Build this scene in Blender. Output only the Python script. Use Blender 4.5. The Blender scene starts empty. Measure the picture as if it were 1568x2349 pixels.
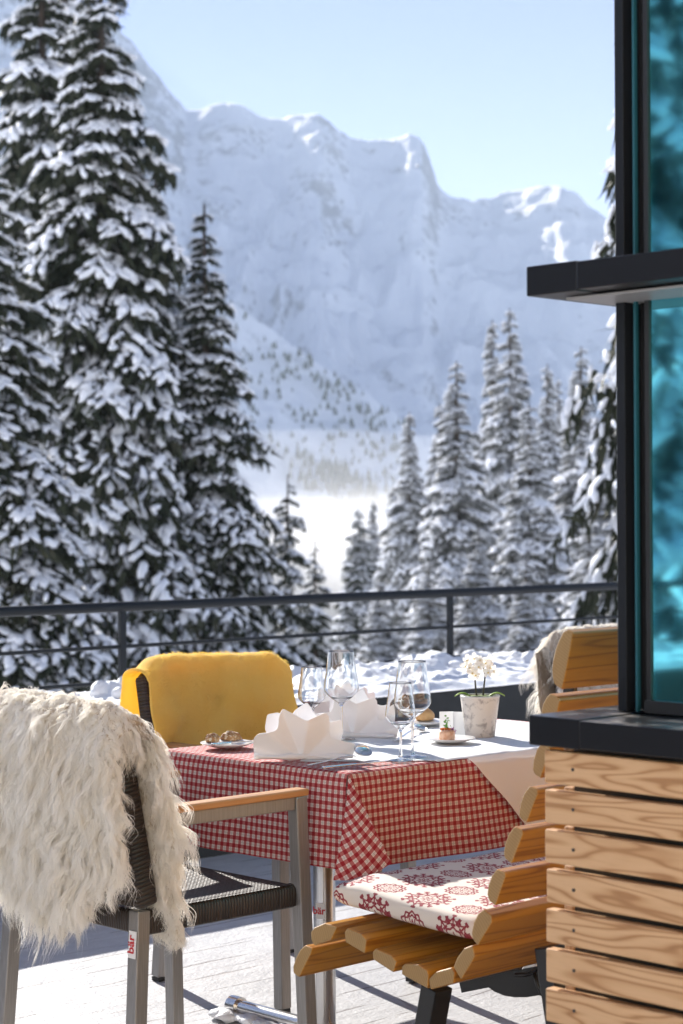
import bpy, math, random
import numpy as np
from mathutils import Vector, Matrix
random.seed(7)
R = math.radians
rs = np.random.RandomState(11)
scene = bpy.context.scene
COL = scene.collection

# ------------------------------------------------------------------ camera
F = 4443.0; W0, H0 = 1568.0, 2349.0        # focal length and frame in the same unit
EYE = Vector((0, 0, 1.34))
pitch, roll = R(0.316), 0.005
fw = Vector((0, math.cos(pitch), math.sin(pitch)))
rt = Vector((math.cos(roll), 0, -math.sin(roll)))
up = rt.cross(fw).normalized(); rt = fw.cross(up).normalized()
cam_d = bpy.data.cameras.new('camera'); cam = bpy.data.objects.new('camera', cam_d); COL.objects.link(cam)
M = Matrix((rt, up, -fw)).transposed().to_4x4(); M.translation = EYE
cam.matrix_world = M
cam_d.sensor_fit = 'VERTICAL'; cam_d.sensor_height = 36; cam_d.sensor_width = 24
cam_d.lens = F / H0 * 36
cam_d.clip_start = 0.05; cam_d.clip_end = 20000
cam_d.dof.use_dof = True; cam_d.dof.focus_distance = 4.85; cam_d.dof.aperture_fstop = 5.6
scene.camera = cam

def ray(x, y):
    return fw + rt * ((x - W0 / 2) / F) + up * ((H0 / 2 - y) / F)
def on_z(x, y, z):
    r = ray(x, y); t = (z - EYE.z) / r.z; return EYE + r * t
def at_d(x, y, d):
    r = ray(x, y); return EYE + r * (d / r.y)
A = Vector((.7205, .6935, 0)); B = Vector((-.6935, .7205, 0)); Z = Vector((0, 0, 1))
ANG_A = math.atan2(A.y, A.x)
def on_plane(x, y, p0, n):
    r = ray(x, y); t = (p0 - EYE).dot(n) / r.dot(n); return EYE + r * t

# ------------------------------------------------------------------ noise
def _h(i):
    i = np.asarray(i).astype(np.int64)
    i = (i ^ (i >> 13)) * 1274126177 & 0x7fffffff
    i = (i ^ (i >> 16)) * 668265263 & 0x7fffffff
    return ((i ^ (i >> 15)) & 0xffff) / 65535.0
def vnoise(x, y, z=0.0, seed=0):
    x, y, z = np.broadcast_arrays(np.asarray(x, float), y, z)
    xi, yi, zi = np.floor(x), np.floor(y), np.floor(z)
    fx, fy, fz = x - xi, y - yi, z - zi
    fx, fy, fz = [f * f * (3 - 2 * f) for f in (fx, fy, fz)]
    r = 0
    for a in (0, 1):
        for b in (0, 1):
            for c in (0, 1):
                k = (xi + a).astype(np.int64) * 73856093 + (yi + b).astype(np.int64) * 19349663 + (zi + c).astype(np.int64) * 83492791 + seed * 2654435
                r = r + _h(k) * (fx if a else 1 - fx) * (fy if b else 1 - fy) * (fz if c else 1 - fz)
    return r * 2 - 1
def fbm(x, y, z=0.0, o=4, seed=0, gain=.5):
    s, a, f = 0, 1, 1
    for i in range(o):
        s = s + a * vnoise(np.asarray(x) * f, np.asarray(y) * f, np.asarray(z) * f, seed + i); a *= gain; f *= 2.03
    return s

# ------------------------------------------------------------------ mesh helpers
def link(o, parent=None):
    COL.objects.link(o)
    if parent is not None: o.parent = parent
    return o
def mesh_np(name, V, Fc, mat, parent=None, smooth=True, uv=None, bevel=0, auto=None):
    """V (n,3), Fc: list of faces or an (m,k) array"""
    me = bpy.data.meshes.new(name)
    V = np.asarray(V, dtype=np.float32)
    if isinstance(Fc, np.ndarray):
        m, k = Fc.shape
        me.vertices.add(len(V)); me.vertices.foreach_set('co', V.ravel())
        me.loops.add(m * k); me.loops.foreach_set('vertex_index', Fc.astype(np.int32).ravel())
        me.polygons.add(m); me.polygons.foreach_set('loop_start', np.arange(0, m * k, k, dtype=np.int32))
        me.update(calc_edges=True)
    else:
        me.from_pydata([tuple(map(float, v)) for v in V], [], [tuple(int(i) for i in f) for f in Fc])
        me.update()
    if uv is not None:
        l = me.uv_layers.new(name='UVMap')
        uv = np.asarray(uv, dtype=np.float32)
        if len(uv) == len(me.loops): l.data.foreach_set('uv', uv.ravel())
        else:
            idx = np.empty(len(me.loops), dtype=np.int32); me.loops.foreach_get('vertex_index', idx)
            l.data.foreach_set('uv', uv[idx].ravel())
    me.polygons.foreach_set('use_smooth', [bool(smooth)] * len(me.polygons))
    mats = mat if isinstance(mat, (list, tuple)) else [mat]
    for m_ in mats: me.materials.append(m_)
    o = bpy.data.objects.new(name, me)
    link(o, parent)
    if bevel:
        b = o.modifiers.new('b', 'BEVEL'); b.width = bevel; b.segments = 2; b.limit_method = 'ANGLE'; b.angle_limit = R(35)
        b.harden_normals = False
    if auto:
        for p in me.polygons: p.use_smooth = True
        me.set_sharp_from_angle(angle=R(auto))
    return o

class MB:
    """collects boxes, bars, tubes, prisms and lathes into one mesh, uv in metres"""
    def __init__(s): s.v = []; s.f = []; s.uv = []
    def add(s, V, Fc, UV=None):
        n = len(s.v); s.v += [Vector(v) for v in V]
        for i, f in enumerate(Fc):
            s.f.append([n + j for j in f])
            s.uv += (UV[i] if UV else [(0, 0)] * len(f))
        return s
    def hexa(s, P, L=None):
        """8 corners: bottom ring 0-3, top ring 4-7; uv u runs along the longest edge"""
        P = [Vector(p) for p in P]
        Fc = [(0, 3, 2, 1), (4, 5, 6, 7), (0, 1, 5, 4), (1, 2, 6, 5), (2, 3, 7, 6), (3, 0, 4, 7)]
        ed = [(P[1] - P[0]), (P[3] - P[0]), (P[4] - P[0])]
        ax = max(range(3), key=lambda i: ed[i].length)
        La = ed[ax].normalized()
        ou, ov = random.uniform(0, 40), random.uniform(0, 40)
        UV = []
        for f in Fc:
            n = (P[f[1]] - P[f[0]]).cross(P[f[2]] - P[f[0]]).normalized()
            if abs(n.dot(La)) > .7:
                a = ed[(ax + 1) % 3].normalized()
            else: a = La
            b = n.cross(a)
            UV.append([((P[i] - P[0]).dot(a) + ou, (P[i] - P[0]).dot(b) + ov) for i in f])
        return s.add(P, Fc, UV)
    def box(s, c, sz, ax=None):
        c = Vector(c); X, Y, Zz = ax or (Vector((1, 0, 0)), Vector((0, 1, 0)), Vector((0, 0, 1)))
        x, y, z = X * sz[0] / 2, Y * sz[1] / 2, Zz * sz[2] / 2
        return s.hexa([c - x - y - z, c + x - y - z, c + x + y - z, c - x + y - z, c - x - y + z, c + x - y + z, c + x + y + z, c - x + y + z])
    def bar(s, p0, p1, w, h, side=None, w1=None, h1=None):
        p0, p1 = Vector(p0), Vector(p1); d = (p1 - p0).normalized()
        sd = Vector(side) if side is not None else (d.cross(Z) if abs(d.z) < .95 else Vector((1, 0, 0)))
        sd = (sd - d * sd.dot(d)).normalized(); u = sd.cross(d).normalized()
        w1 = w if w1 is None else w1; h1 = h if h1 is None else h1
        q = []
        for p, a, b in ((p0, w, h), (p1, w1, h1)):
            q += [p - sd * a / 2 - u * b / 2, p + sd * a / 2 - u * b / 2, p + sd * a / 2 + u * b / 2, p - sd * a / 2 + u * b / 2]
        # orientation
        return s.hexa([q[0], q[3], q[2], q[1], q[4], q[7], q[6], q[5]])
    def tube(s, pts, r, n=10, cap=True):
        pts = [Vector(p) for p in pts]; rr = r if isinstance(r, (list, tuple)) else [r] * len(pts)
        V = []; Fc = []; UV = []
        prev = None; L = 0
        for i, p in enumerate(pts):
            d = (pts[min(i + 1, len(pts) - 1)] - pts[max(i - 1, 0)]).normalized()
            if prev is None:
                a = d.cross(Z) if abs(d.z) < .9 else d.cross(Vector((1, 0, 0)))
            else: a = prev - d * prev.dot(d)
            a.normalize(); prev = a; b = d.cross(a)
            for k in range(n):
                t = 2 * math.pi * k / n
                V.append(p + (a * math.cos(t) + b * math.sin(t)) * rr[i])
        for i in range(len(pts) - 1):
            l2 = L + (pts[i + 1] - pts[i]).length
            for k in range(n):
                k2 = (k + 1) % n
                Fc.append((i * n + k, i * n + k2, (i + 1) * n + k2, (i + 1) * n + k))
                c0, c1 = k / n * .1, (k + 1) / n * .1
                UV.append([(L, c0), (L, c1), (l2, c1), (l2, c0)])
            L = l2
        if cap:
            Fc.append(tuple(range(n - 1, -1, -1))); UV.append([(0, 0)] * n)
            Fc.append(tuple((len(pts) - 1) * n + k for k in range(n))); UV.append([(0, 0)] * n)
        return s.add(V, Fc, UV)
    def prism(s, poly, d, uvo=None):
        """closed polygon extruded by vector d; uv u along d, v round the outline"""
        poly = [Vector(p) for p in poly]; n = len(poly); d = Vector(d); L = d.length
        ou, ov = random.uniform(0, 40), random.uniform(0, 40)
        V = poly + [p + d for p in poly]; Fc = []; UV = []; acc = 0
        e = (poly[1] - poly[0]).normalized(); nrm = d.normalized(); e2 = nrm.cross(e)
        cap = [((p - poly[0]).dot(e) + ou, (p - poly[0]).dot(e2) + ov) for p in poly]
        for i in range(n):
            j = (i + 1) % n; l = (poly[j] - poly[i]).length
            Fc.append((i, j, n + j, n + i)); UV.append([(ou, acc + ov), (ou, acc + l + ov), (ou + L, acc + l + ov), (ou + L, acc + ov)]); acc += l
        Fc.append(tuple(range(n - 1, -1, -1))); UV.append([cap[i] for i in range(n - 1, -1, -1)])
        Fc.append(tuple(range(n, 2 * n))); UV.append(list(cap))
        return s.add(V, Fc, UV)
    def lathe(s, prof, c=(0, 0, 0), n=36, wob=0):
        c = Vector(c); V = []; Fc = []; UV = []
        m = len(prof)
        for i, (r, z) in enumerate(prof):
            for k in range(n):
                t = 2 * math.pi * k / n
                V.append(c + Vector((r * math.cos(t), r * math.sin(t), z)))
        for i in range(m - 1):
            for k in range(n):
                k2 = (k + 1) % n
                Fc.append((i * n + k, i * n + k2, (i + 1) * n + k2, (i + 1) * n + k))
                UV.append([(k / n, prof[i][1]), ((k + 1) / n, prof[i][1]), ((k + 1) / n, prof[i + 1][1]), (k / n, prof[i + 1][1])])
        return s.add(V, Fc, UV)
    def build(s, name, mat, parent=None, smooth=False, bevel=0, auto=None, fix=True):
        o = mesh_np(name, np.array([tuple(v) for v in s.v]), s.f, mat, parent, smooth, uv=s.uv, bevel=bevel, auto=auto)
        if fix:
            import bmesh
            bm = bmesh.new(); bm.from_mesh(o.data)
            bmesh.ops.remove_doubles(bm, verts=bm.verts, dist=1e-6)
            bmesh.ops.recalc_face_normals(bm, faces=bm.faces)
            bm.to_mesh(o.data); bm.free()
            if auto: o.data.set_sharp_from_angle(angle=R(auto))
        return o

def grid(name, fn, nu, nv, mat, parent=None, uvfn=None, smooth=True, thick=0, wrap=False):
    """fn(U,V)->(x,y,z) arrays for U,V in 0..1"""
    U, V = np.meshgrid(np.linspace(0, 1, nu), np.linspace(0, 1, nv), indexing='ij')
    X, Y, Zz = fn(U, V)
    P = np.stack([X, Y, Zz], -1).reshape(-1, 3)
    i = np.arange(nu * nv).reshape(nu, nv)
    Fc = np.stack([i[:-1, :-1], i[1:, :-1], i[1:, 1:], i[:-1, 1:]], -1).reshape(-1, 4)
    uv = None
    if uvfn: a, b = uvfn(U, V); uv = np.stack([a, b], -1).reshape(-1, 2)
    else: uv = np.stack([U, V], -1).reshape(-1, 2)
    o = mesh_np(name, P, Fc, mat, parent, smooth, uv=uv)
    if thick:
        m = o.modifiers.new('s', 'SOLIDIFY'); m.thickness = thick; m.offset = 0
    return o

def thing(name, label, cat, loc=(0, 0, 0), rz=0, group=None):
    o = bpy.data.objects.new(name, None); COL.objects.link(o)
    o.empty_display_size = .1
    o.location = loc; o.rotation_euler = (0, 0, rz)
    return tag(o, label, cat, group)
def tag(o, label, cat, group=None):
    o['label'] = label; o['category'] = cat
    if group: o['group'] = group
    return o
def struct(o, kind='structure'):
    o['kind'] = kind; return o
def dup(root, loc, rz=None, label=None, scale=None, group=None):
    r = root.copy(); COL.objects.link(r); r.location = loc
    if rz is not None: r.rotation_euler = (0, 0, rz)
    if scale is not None: r.scale = scale
    if label: r['label'] = label
    if group: r['group'] = group
    for ch in list(root.children):
        c = ch.copy(); COL.objects.link(c); c.parent = r
        for g in list(ch.children):
            d = g.copy(); COL.objects.link(d); d.parent = c
    return r

# ------------------------------------------------------------------ material helpers
class E:
    """node-math expression"""
    def __init__(s, nt, sock): s.nt = nt; s.s = sock
    def _m(s, op, *a, clamp=False):
        n = s.nt.nodes.new('ShaderNodeMath'); n.operation = op; n.use_clamp = clamp
        for i, x in enumerate((s,) + a):
            if isinstance(x, E): s.nt.links.new(x.s, n.inputs[i])
            else: n.inputs[i].default_value = x
        return E(s.nt, n.outputs[0])
    def __add__(s, o): return s._m('ADD', o)
    __radd__ = __add__
    def __sub__(s, o): return s._m('SUBTRACT', o)
    def __rsub__(s, o): return (s * -1) + o
    def __mul__(s, o): return s._m('MULTIPLY', o)
    __rmul__ = __mul__
    def __truediv__(s, o): return s._m('DIVIDE', o)
    def gt(s, o): return s._m('GREATER_THAN', o)
    def lt(s, o): return s._m('LESS_THAN', o)
    def fract(s): return s._m('FRACT')
    def floor(s): return s._m('FLOOR')
    def sin(s): return s._m('SINE')
    def cos(s): return s._m('COSINE')
    def abs(s): return s._m('ABSOLUTE')
    def sqrt(s): return s._m('SQRT')
    def mod(s, o): return s._m('FLOORED_MODULO', o)
    def max(s, o): return s._m('MAXIMUM', o)
    def min(s, o): return s._m('MINIMUM', o)
    def pw(s, o): return s._m('POWER', o)
    def clamp(s): return s._m('ADD', 0.0, clamp=True)
    def atan2(s, o): return s._m('ARCTAN2', o)
    def band(s, c, w):  # 1 where |s-c|<w
        return (s - c).abs().lt(w)
class Mt:
    def __init__(s, name, rough=.6, **kw):
        s.m = bpy.data.materials.new(name); s.m.use_nodes = True
        s.nt = s.m.node_tree; s.b = s.nt.nodes['Principled BSDF']; s.b.inputs['Roughness'].default_value = rough
        for k, v in kw.items(): s.set(k.replace('_', ' '), v)
    def set(s, k, v):
        i = s.b.inputs[k]
        if isinstance(v, E): s.nt.links.new(v.s, i)
        elif isinstance(v, bpy.types.NodeSocket): s.nt.links.new(v, i)
        else: i.default_value = (*v, 1) if isinstance(v, (tuple, list)) and len(v) == 3 else v
        return s
    def coord(s, kind='Object'):
        n = s.nt.nodes.new('ShaderNodeTexCoord'); return n.outputs[kind]
    def xyz(s, sock):
        n = s.nt.nodes.new('ShaderNodeSeparateXYZ'); s.nt.links.new(sock, n.inputs[0])
        return [E(s.nt, n.outputs[i]) for i in range(3)]
    def map(s, sock, sc=(1, 1, 1), loc=(0, 0, 0), rot=(0, 0, 0)):
        n = s.nt.nodes.new('ShaderNodeMapping'); s.nt.links.new(sock, n.inputs[0])
        n.inputs['Scale'].default_value = sc; n.inputs['Location'].default_value = loc; n.inputs['Rotation'].default_value = rot
        return n.outputs[0]
    def noise(s, sock, scale=5, detail=4, rough=.5, dist=0):
        n = s.nt.nodes.new('ShaderNodeTexNoise'); s.nt.links.new(sock, n.inputs['Vector'])
        n.inputs['Scale'].default_value = scale; n.inputs['Detail'].default_value = detail
        n.inputs['Roughness'].default_value = rough; n.inputs['Distortion'].default_value = dist
        return E(s.nt, n.outputs['Fac'])
    def vor(s, sock, scale=5, feat='F1'):
        n = s.nt.nodes.new('ShaderNodeTexVoronoi'); s.nt.links.new(sock, n.inputs['Vector']); n.feature = feat
        n.inputs['Scale'].default_value = scale; return E(s.nt, n.outputs['Distance'])
    def ramp(s, e, stops):
        n = s.nt.nodes.new('ShaderNodeValToRGB'); s.nt.links.new(e.s, n.inputs[0])
        cr = n.color_ramp
        while len(cr.elements) < len(stops): cr.elements.new(.5)
        for el, (p, c) in zip(cr.elements, stops):
            el.position = p; el.color = (*c, 1) if len(c) == 3 else c
        return n.outputs[0]
    def mix(s, fac, a, b):
        n = s.nt.nodes.new('ShaderNodeMix'); n.data_type = 'RGBA'
        for i, x in ((0, fac), (6, a), (7, b)):
            if isinstance(x, E): s.nt.links.new(x.s, n.inputs[i])
            elif isinstance(x, bpy.types.NodeSocket): s.nt.links.new(x, n.inputs[i])
            else: n.inputs[i].default_value = (*x, 1) if isinstance(x, (tuple, list)) else x
        return n.outputs[2]
    def bump(s, e, strength=.3, dist=.01):
        n = s.nt.nodes.new('ShaderNodeBump'); s.nt.links.new(e.s, n.inputs['Height'])
        n.inputs['Strength'].default_value = strength; n.inputs['Distance'].default_value = dist
        s.nt.links.new(n.outputs[0], s.b.inputs['Normal']); return s
def plain(name, c, rough=.5, metal=0, spec=None):
    m = Mt(name, rough); m.set('Base Color', c); m.set('Metallic', metal)
    if spec is not None: m.set('Specular IOR Level', spec)
    return m.m

# ---- materials
m = Mt('snow', .65); c = m.coord()
n1 = m.noise(c, 9, 5, .6); n2 = m.noise(c, 60, 3, .6)
m.set('Base Color', m.ramp(n1, [(0.3, (.80, .82, .86)), (.7, (.88, .89, .90))])); m.bump(n1 * .7 + n2 * .3, .5, .03)
m.set('Subsurface Weight', .0); SNOW = m.m
m = Mt('tree_snow', .7); m.set('Base Color', (.86, .88, .92)); TSNOW = m.m
m = Mt('needles', .6); c = m.coord(); n = m.noise(c, 2.2, 3)
m.set('Base Color', m.ramp(n, [(.3, (.016, .022, .010)), (.6, (.036, .040, .020)), (.8, (.062, .055, .032))])); m.set('Specular IOR Level', .25); NEEDLE = m.m
m = Mt('frosted_needles', .7); c = m.coord(); n = m.noise(c, 2.5, 4)
m.set('Base Color', m.ramp(n, [(.3, (.05, .052, .042)), (.5, (.15, .15, .135)), (.68, (.42, .43, .44))])); FROST = m.m
m = Mt('bark', .9); c = m.coord(); n = m.noise(m.map(c, (6, 6, 1.2)), 4, 5)
m.set('Base Color', m.ramp(n, [(.3, (.03, .022, .017)), (.7, (.10, .075, .055))])); m.bump(n, .6, .05); BARK = m.m

def terrain_mat(name, rockamt):
    m = Mt(name, .8); c = m.coord('Object')
    g = m.nt.nodes.new('ShaderNodeNewGeometry'); nz = m.xyz(g.outputs['True Normal'])[2]
    n1 = m.noise(m.map(c, (1, 1, .6)), .012, 8, .68); n2 = m.noise(c, .07, 6, .7)
    pz = m.xyz(c)[2]; rock = ((1 - nz) * 1.05 + (n1 - .5) * 1.9 + (n2 - .5) * 1.6 + ((pz - 190) / 200).clamp() * .42 - rockamt) * 4.0
    rc = m.mix(n2, (.15, .16, .19), (.32, .32, .35))
    m.set('Base Color', m.mix(rock.clamp() * .85, (.91, .92, .94), rc)); m.bump(n2 * 1.0, .6, 6.0)
    return m.m
MOUNT = terrain_mat('mountain_snow_and_rock', .635)
HILL = terrain_mat('hillside_snow', .69)
m = Mt('valley_snow', .8); c = m.coord(); m.set('Base Color', (.86, .88, .91)); GSN = m.m

# terrace floor: trodden snow over boards that run along A
m = Mt('deck_snow', .55); c = m.coord('UV'); u, v, _ = m.xyz(c)
nb = m.noise(m.map(c, (1.2, 9, 1)), 3.0, 6, .6); nf = m.noise(c, 14, 6, .65); nff = m.noise(c, 70, 4, .6)
line = (v / .14).fract().band(.5, .03)
gap = line * (nb.gt(.50)) * .85
crk = m.noise(m.map(c, (5, 30, 1)), 4, 5, .7).gt(.67) * m.noise(c, 2.3, 3).gt(.5) * .8
bare = ((nb - .56) * 9).clamp() * ((nf - .4) * 5).clamp() * .55
wood = m.mix(nf, (.10, .085, .08), (.20, .175, .165))
dirt = gap.max(crk).max(bare)
m.set('Base Color', m.mix(dirt, m.ramp(nf, [(.3, (.41, .41, .42)), (.65, (.50, .50, .508))]), wood))
m.bump(nf * .6 + nff * .4 + m.noise(c, 5, 3) * 1.2 + dirt * -.6, .5, .013); DECK = m.m

# gingham cloth
def gingham():
    m = Mt('red_gingham', .85); c = m.coord('UV'); u, v, _ = m.xyz(c)
    p = .0195
    fu, fv = (u / p).fract(), (v / p).fract()
    ru, rv = fu.lt(.5), fv.lt(.5)
    s = ru + rv
    col = m.mix((s * .5), (.86, .82, .75), (.32, .010, .016))
    one = s.band(1, .3)
    thr = ((u / .0014).fract().lt(.5) + (v / .0014).fract().lt(.5)).mod(2.0)
    col = m.mix(one * (thr * .25 + .70), col, (.44, .075, .07))
    lines = (fu.band(.75, .035) * (1 - rv) + fv.band(.75, .035) * (1 - ru)).clamp()
    col = m.mix(lines * .55, col, (.06, .08, .07))
    l2 = (fu.band(.62, .025) + fu.band(.88, .025)).clamp() * (1 - rv) + (fv.band(.62, .025) + fv.band(.88, .025)).clamp() * (1 - ru)
    col = m.mix(l2.clamp() * .45, col, (.42, .05, .05))
    m.set('Base Color', col)
    n = m.noise(c, 900, 2); m.bump(n, .25, .0006)
    # thin cloth lets some of the sun through
    tr = m.nt.nodes.new('ShaderNodeBsdfTranslucent'); m.nt.links.new(col, tr.inputs[0])
    mx = m.nt.nodes.new('ShaderNodeMixShader'); mx.inputs[0].default_value = .10
    m.nt.links.new(m.b.outputs[0], mx.inputs[1]); m.nt.links.new(tr.outputs[0], mx.inputs[2])
    m.nt.links.new(mx.outputs[0], m.nt.nodes['Material Output'].inputs[0])
    return m.m
GING = gingham()
def cloth(name, col, rough=.8, tr_=.25, sc=400, st=.2, sheen=0):
    m = Mt(name, rough); m.set('Base Color', col); c = m.coord('Object')
    n = m.noise(c, sc, 2); n2 = m.noise(c, 9, 3, .5)
    m.bump(n * .25 + n2 * 1.0, st, .004)
    if sheen: m.set('Sheen Weight', sheen)
    tr = m.nt.nodes.new('ShaderNodeBsdfTranslucent'); tr.inputs[0].default_value = (*col, 1)
    mx = m.nt.nodes.new('ShaderNodeMixShader'); mx.inputs[0].default_value = tr_
    m.nt.links.new(m.b.outputs[0], mx.inputs[1]); m.nt.links.new(tr.outputs[0], mx.inputs[2])
    m.nt.links.new(mx.outputs[0], m.nt.nodes['Material Output'].inputs[0])
    return m.m
WHITE = cloth('white_damask', (.86, .86, .87), tr_=.12)
NAPK = cloth('napkin_linen', (.93, .93, .94), tr_=.08, st=.12)

def wood(name, light, mid, dark, k=13, rough=.5, sc=(1.1, 9, 1), coat=0, spots=None):
    m = Mt(name, rough); c = m.coord('UV')
    nz = m.noise(m.map(c, sc), 1.6, 2, .5, .25)
    w = (nz * k * 6.283).sin() * .5 + .5
    fine = m.noise(m.map(c, (6, 220, 1)), 3, 4, .6)
    w = w.pw(2.2)
    col = m.mix(w, light, mid)
    col = m.mix((w - .75).max(0.0) * 2.2, col, dark)
    big = m.noise(m.map(c, (2, 9, 1)), 2.5, 3)
    col = m.mix((big - .52).max(0.0) * 1.6, col, mid)
    col = m.mix((fine - .5).max(0.0) * .9, col, dark)
    m.set('Base Color', col); m.bump(w * .4 + fine * .6, .2, .002)
    if coat: m.set('Coat Weight', coat); m.set('Coat Roughness', .25)
    return m.m
LARCH = wood('larch_board', (.66, .42, .225), (.50, .275, .12), (.31, .145, .055), k=11)
PINE = wood('oiled_pine', (.50, .235, .028), (.39, .160, .016), (.22, .085, .012), k=8, rough=.38, sc=(.5, 12, 1), coat=.25)
TEAK = wood('teak', (.52, .27, .11), (.40, .19, .07), (.22, .10, .04), k=6, rough=.5, sc=(.7, 14, 1))
m = Mt('pine_end_grain', .7); c = m.coord('UV'); n = m.noise(c, 9, 2); x, y, _ = m.xyz(c)
w = ((x * 900 + y * 350 + n * 30).sin() * .5 + .5)
m.set('Base Color', m.mix(w * .6, (.40, .26, .11), (.31, .19, .075))); m.bump(w, .2, .001); ENDG = m.m

m = Mt('brushed_aluminium', .45); c = m.coord(); n = m.noise(m.map(c, (60, 60, 2)), 6, 3)
m.set('Metallic', .55); m.set('Base Color', m.ramp(n, [(.3, (.26, .25, .24)), (.7, (.33, .32, .31))])); m.bump(n, .06, .001); ALU = m.m
m = Mt('steel', .22); m.set('Metallic', .95); m.set('Base Color', (.66, .65, .64)); STEEL = m.m
DARK = plain('anthracite_paint', (.007, .009, .0125), .55, 0, .3)
m = Mt('anthracite_cap', .36); c = m.coord(); g_ = m.nt.nodes.new('ShaderNodeNewGeometry'); nzz = m.xyz(g_.outputs['Normal'])[2]
n = m.noise(m.map(c, (1, 1, 1)), 14, 5, .65, .4); n2 = m.noise(c, 3.5, 3)
film = nzz.gt(.5) * ((n - .47) * 5).clamp() * ((n2 - .38) * 5).clamp()
m.set('Base Color', m.mix(film * .8, (.006, .0065, .009), (.22, .20, .18))); m.set('Roughness', film * .25 + .28 + n * .1); m.set('Specular IOR Level', .3); DARK2 = m.m
m = Mt('grey_fascia', .6); c = m.coord(); n = m.noise(c, 6, 4); m.set('Base Color', m.ramp(n, [(.3, (.026, .026, .024)), (.7, (.036, .035, .032))])); FASC = m.m
BLACKM = plain('black_powdercoat', (.016, .017, .018), .35)
RUBBER = plain('black_rubber', (.02, .02, .02), .7)

def wicker(name, w=.0075, hor=True, c0=(.012, .0075, .005), c1=(.045, .028, .019)):
    m = Mt(name, .55); c = m.coord('UV'); u, v, _ = m.xyz(c)
    a, b = u / w, v / w
    par = (a.floor() + b.floor()).mod(2.0)
    ha = (a.fract() * 3.1416).sin(); hb = (b.fract() * 3.1416).sin()
    if hor == 'wrapu':
        b = a; hb = ha; h = ha.pw(.6); cell = a.floor() * 3.7
    elif hor == 'wrap':
        h = hb.pw(.6); cell = b.floor() * 3.7
    else:
        h = par * ha.pw(.6) * (hb * .5 + .5) + (1 - par) * hb.pw(.6) * (ha * .5 + .5); cell = a.floor() * 1.7 + b.floor() * 3.1
    rnd = (cell.sin() * 43758.5).fract()
    m.set('Base Color', m.mix((rnd * .6 + h * .4), c0, c1)); m.bump(h, .9, w * .5)
    return m.m
WICK = wicker('wicker_weave', .011)
WICKW = wicker('wicker_wrap', .0085, 'wrap')
WICKU = wicker('wicker_edge_wrap', .0095, 'wrapu')

def thin_glass(name, tint=(.97, .98, .98), edge=(.03, .035, .04), refl=.07, epow=3.0):
    m = Mt(name); nt = m.nt
    lw = nt.nodes.new('ShaderNodeLayerWeight'); lw.inputs['Blend'].default_value = .5
    f = E(nt, lw.outputs['Facing']); fp = f.pw(epow)
    t = nt.nodes.new('ShaderNodeBsdfTransparent'); nt.links.new(m.mix(fp, tint, edge), t.inputs[0])
    g = nt.nodes.new('ShaderNodeBsdfGlossy'); g.inputs['Roughness'].default_value = .02
    n = m.noise(m.coord(), 30, 2); bp = nt.nodes.new('ShaderNodeBump'); bp.inputs['Strength'].default_value = .35; bp.inputs['Distance'].default_value = .006
    nt.links.new(n.s, bp.inputs['Height']); nt.links.new(bp.outputs[0], g.inputs['Normal'])
    mx = nt.nodes.new('ShaderNodeMixShader')
    nt.links.new((f.pw(3.0) * .55 + refl).clamp().s, mx.inputs[0]); nt.links.new(t.outputs[0], mx.inputs[1]); nt.links.new(g.outputs[0], mx.inputs[2])
    nt.links.new(mx.outputs[0], nt.nodes['Material Output'].inputs[0])
    return m.m
GLASS = thin_glass('wine_glass')
m = Mt('solid_glass', .0); m.set('Transmission Weight', 1.0); m.set('IOR', 1.48); m.set('Base Color', (.97, .98, .98)); SGLASS = m.m

def solar_glass():
    m = Mt('blue_solar_glass'); nt = m.nt
    t = nt.nodes.new('ShaderNodeBsdfTransparent'); t.inputs[0].default_value = (.16, .55, .62, 1)
    g = nt.nodes.new('ShaderNodeBsdfGlossy'); g.inputs['Roughness'].default_value = .035; g.inputs['Color'].default_value = (.22, .86, 1.0, 1)
    n = m.noise(m.coord(), 2.2, 2); bp = nt.nodes.new('ShaderNodeBump'); bp.inputs['Strength'].default_value = .05; bp.inputs['Distance'].default_value = .01
    nt.links.new(n.s, bp.inputs['Height']); nt.links.new(bp.outputs[0], g.inputs['Normal'])
    mx = nt.nodes.new('ShaderNodeMixShader'); mx.inputs[0].default_value = .80
    nt.links.new(t.outputs[0], mx.inputs[1]); nt.links.new(g.outputs[0], mx.inputs[2])
    nt.links.new(mx.outputs[0], nt.nodes['Material Output'].inputs[0])
    return m.m
SOLAR = solar_glass()
TEAL = plain('teal_glass_edge', (.012, .10, .13), .4)
PORC = plain('white_porcelain', (.82, .82, .80), .12)
m = Mt('crust', .6); c = m.coord(); n = m.noise(c, 55, 4); n2 = m.noise(c, 16, 3)
m.set('Base Color', m.ramp(n2 * .7 + n * .3, [(.35, (.50, .26, .09)), (.6, (.62, .38, .17))])); m.bump(n, .4, .003); BUN = m.m
m = Mt('seeded_crust', .75); c = m.coord(); n = m.noise(c, 120, 3, .7); n2 = m.noise(c, 30, 3)
col = m.ramp(n2, [(.35, (.25, .11, .04)), (.65, (.50, .28, .12))])
m.set('Base Color', m.mix(n.gt(.56) * .8, col, (.75, .66, .50))); m.bump(n, .7, .003); SEED = m.m
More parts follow.
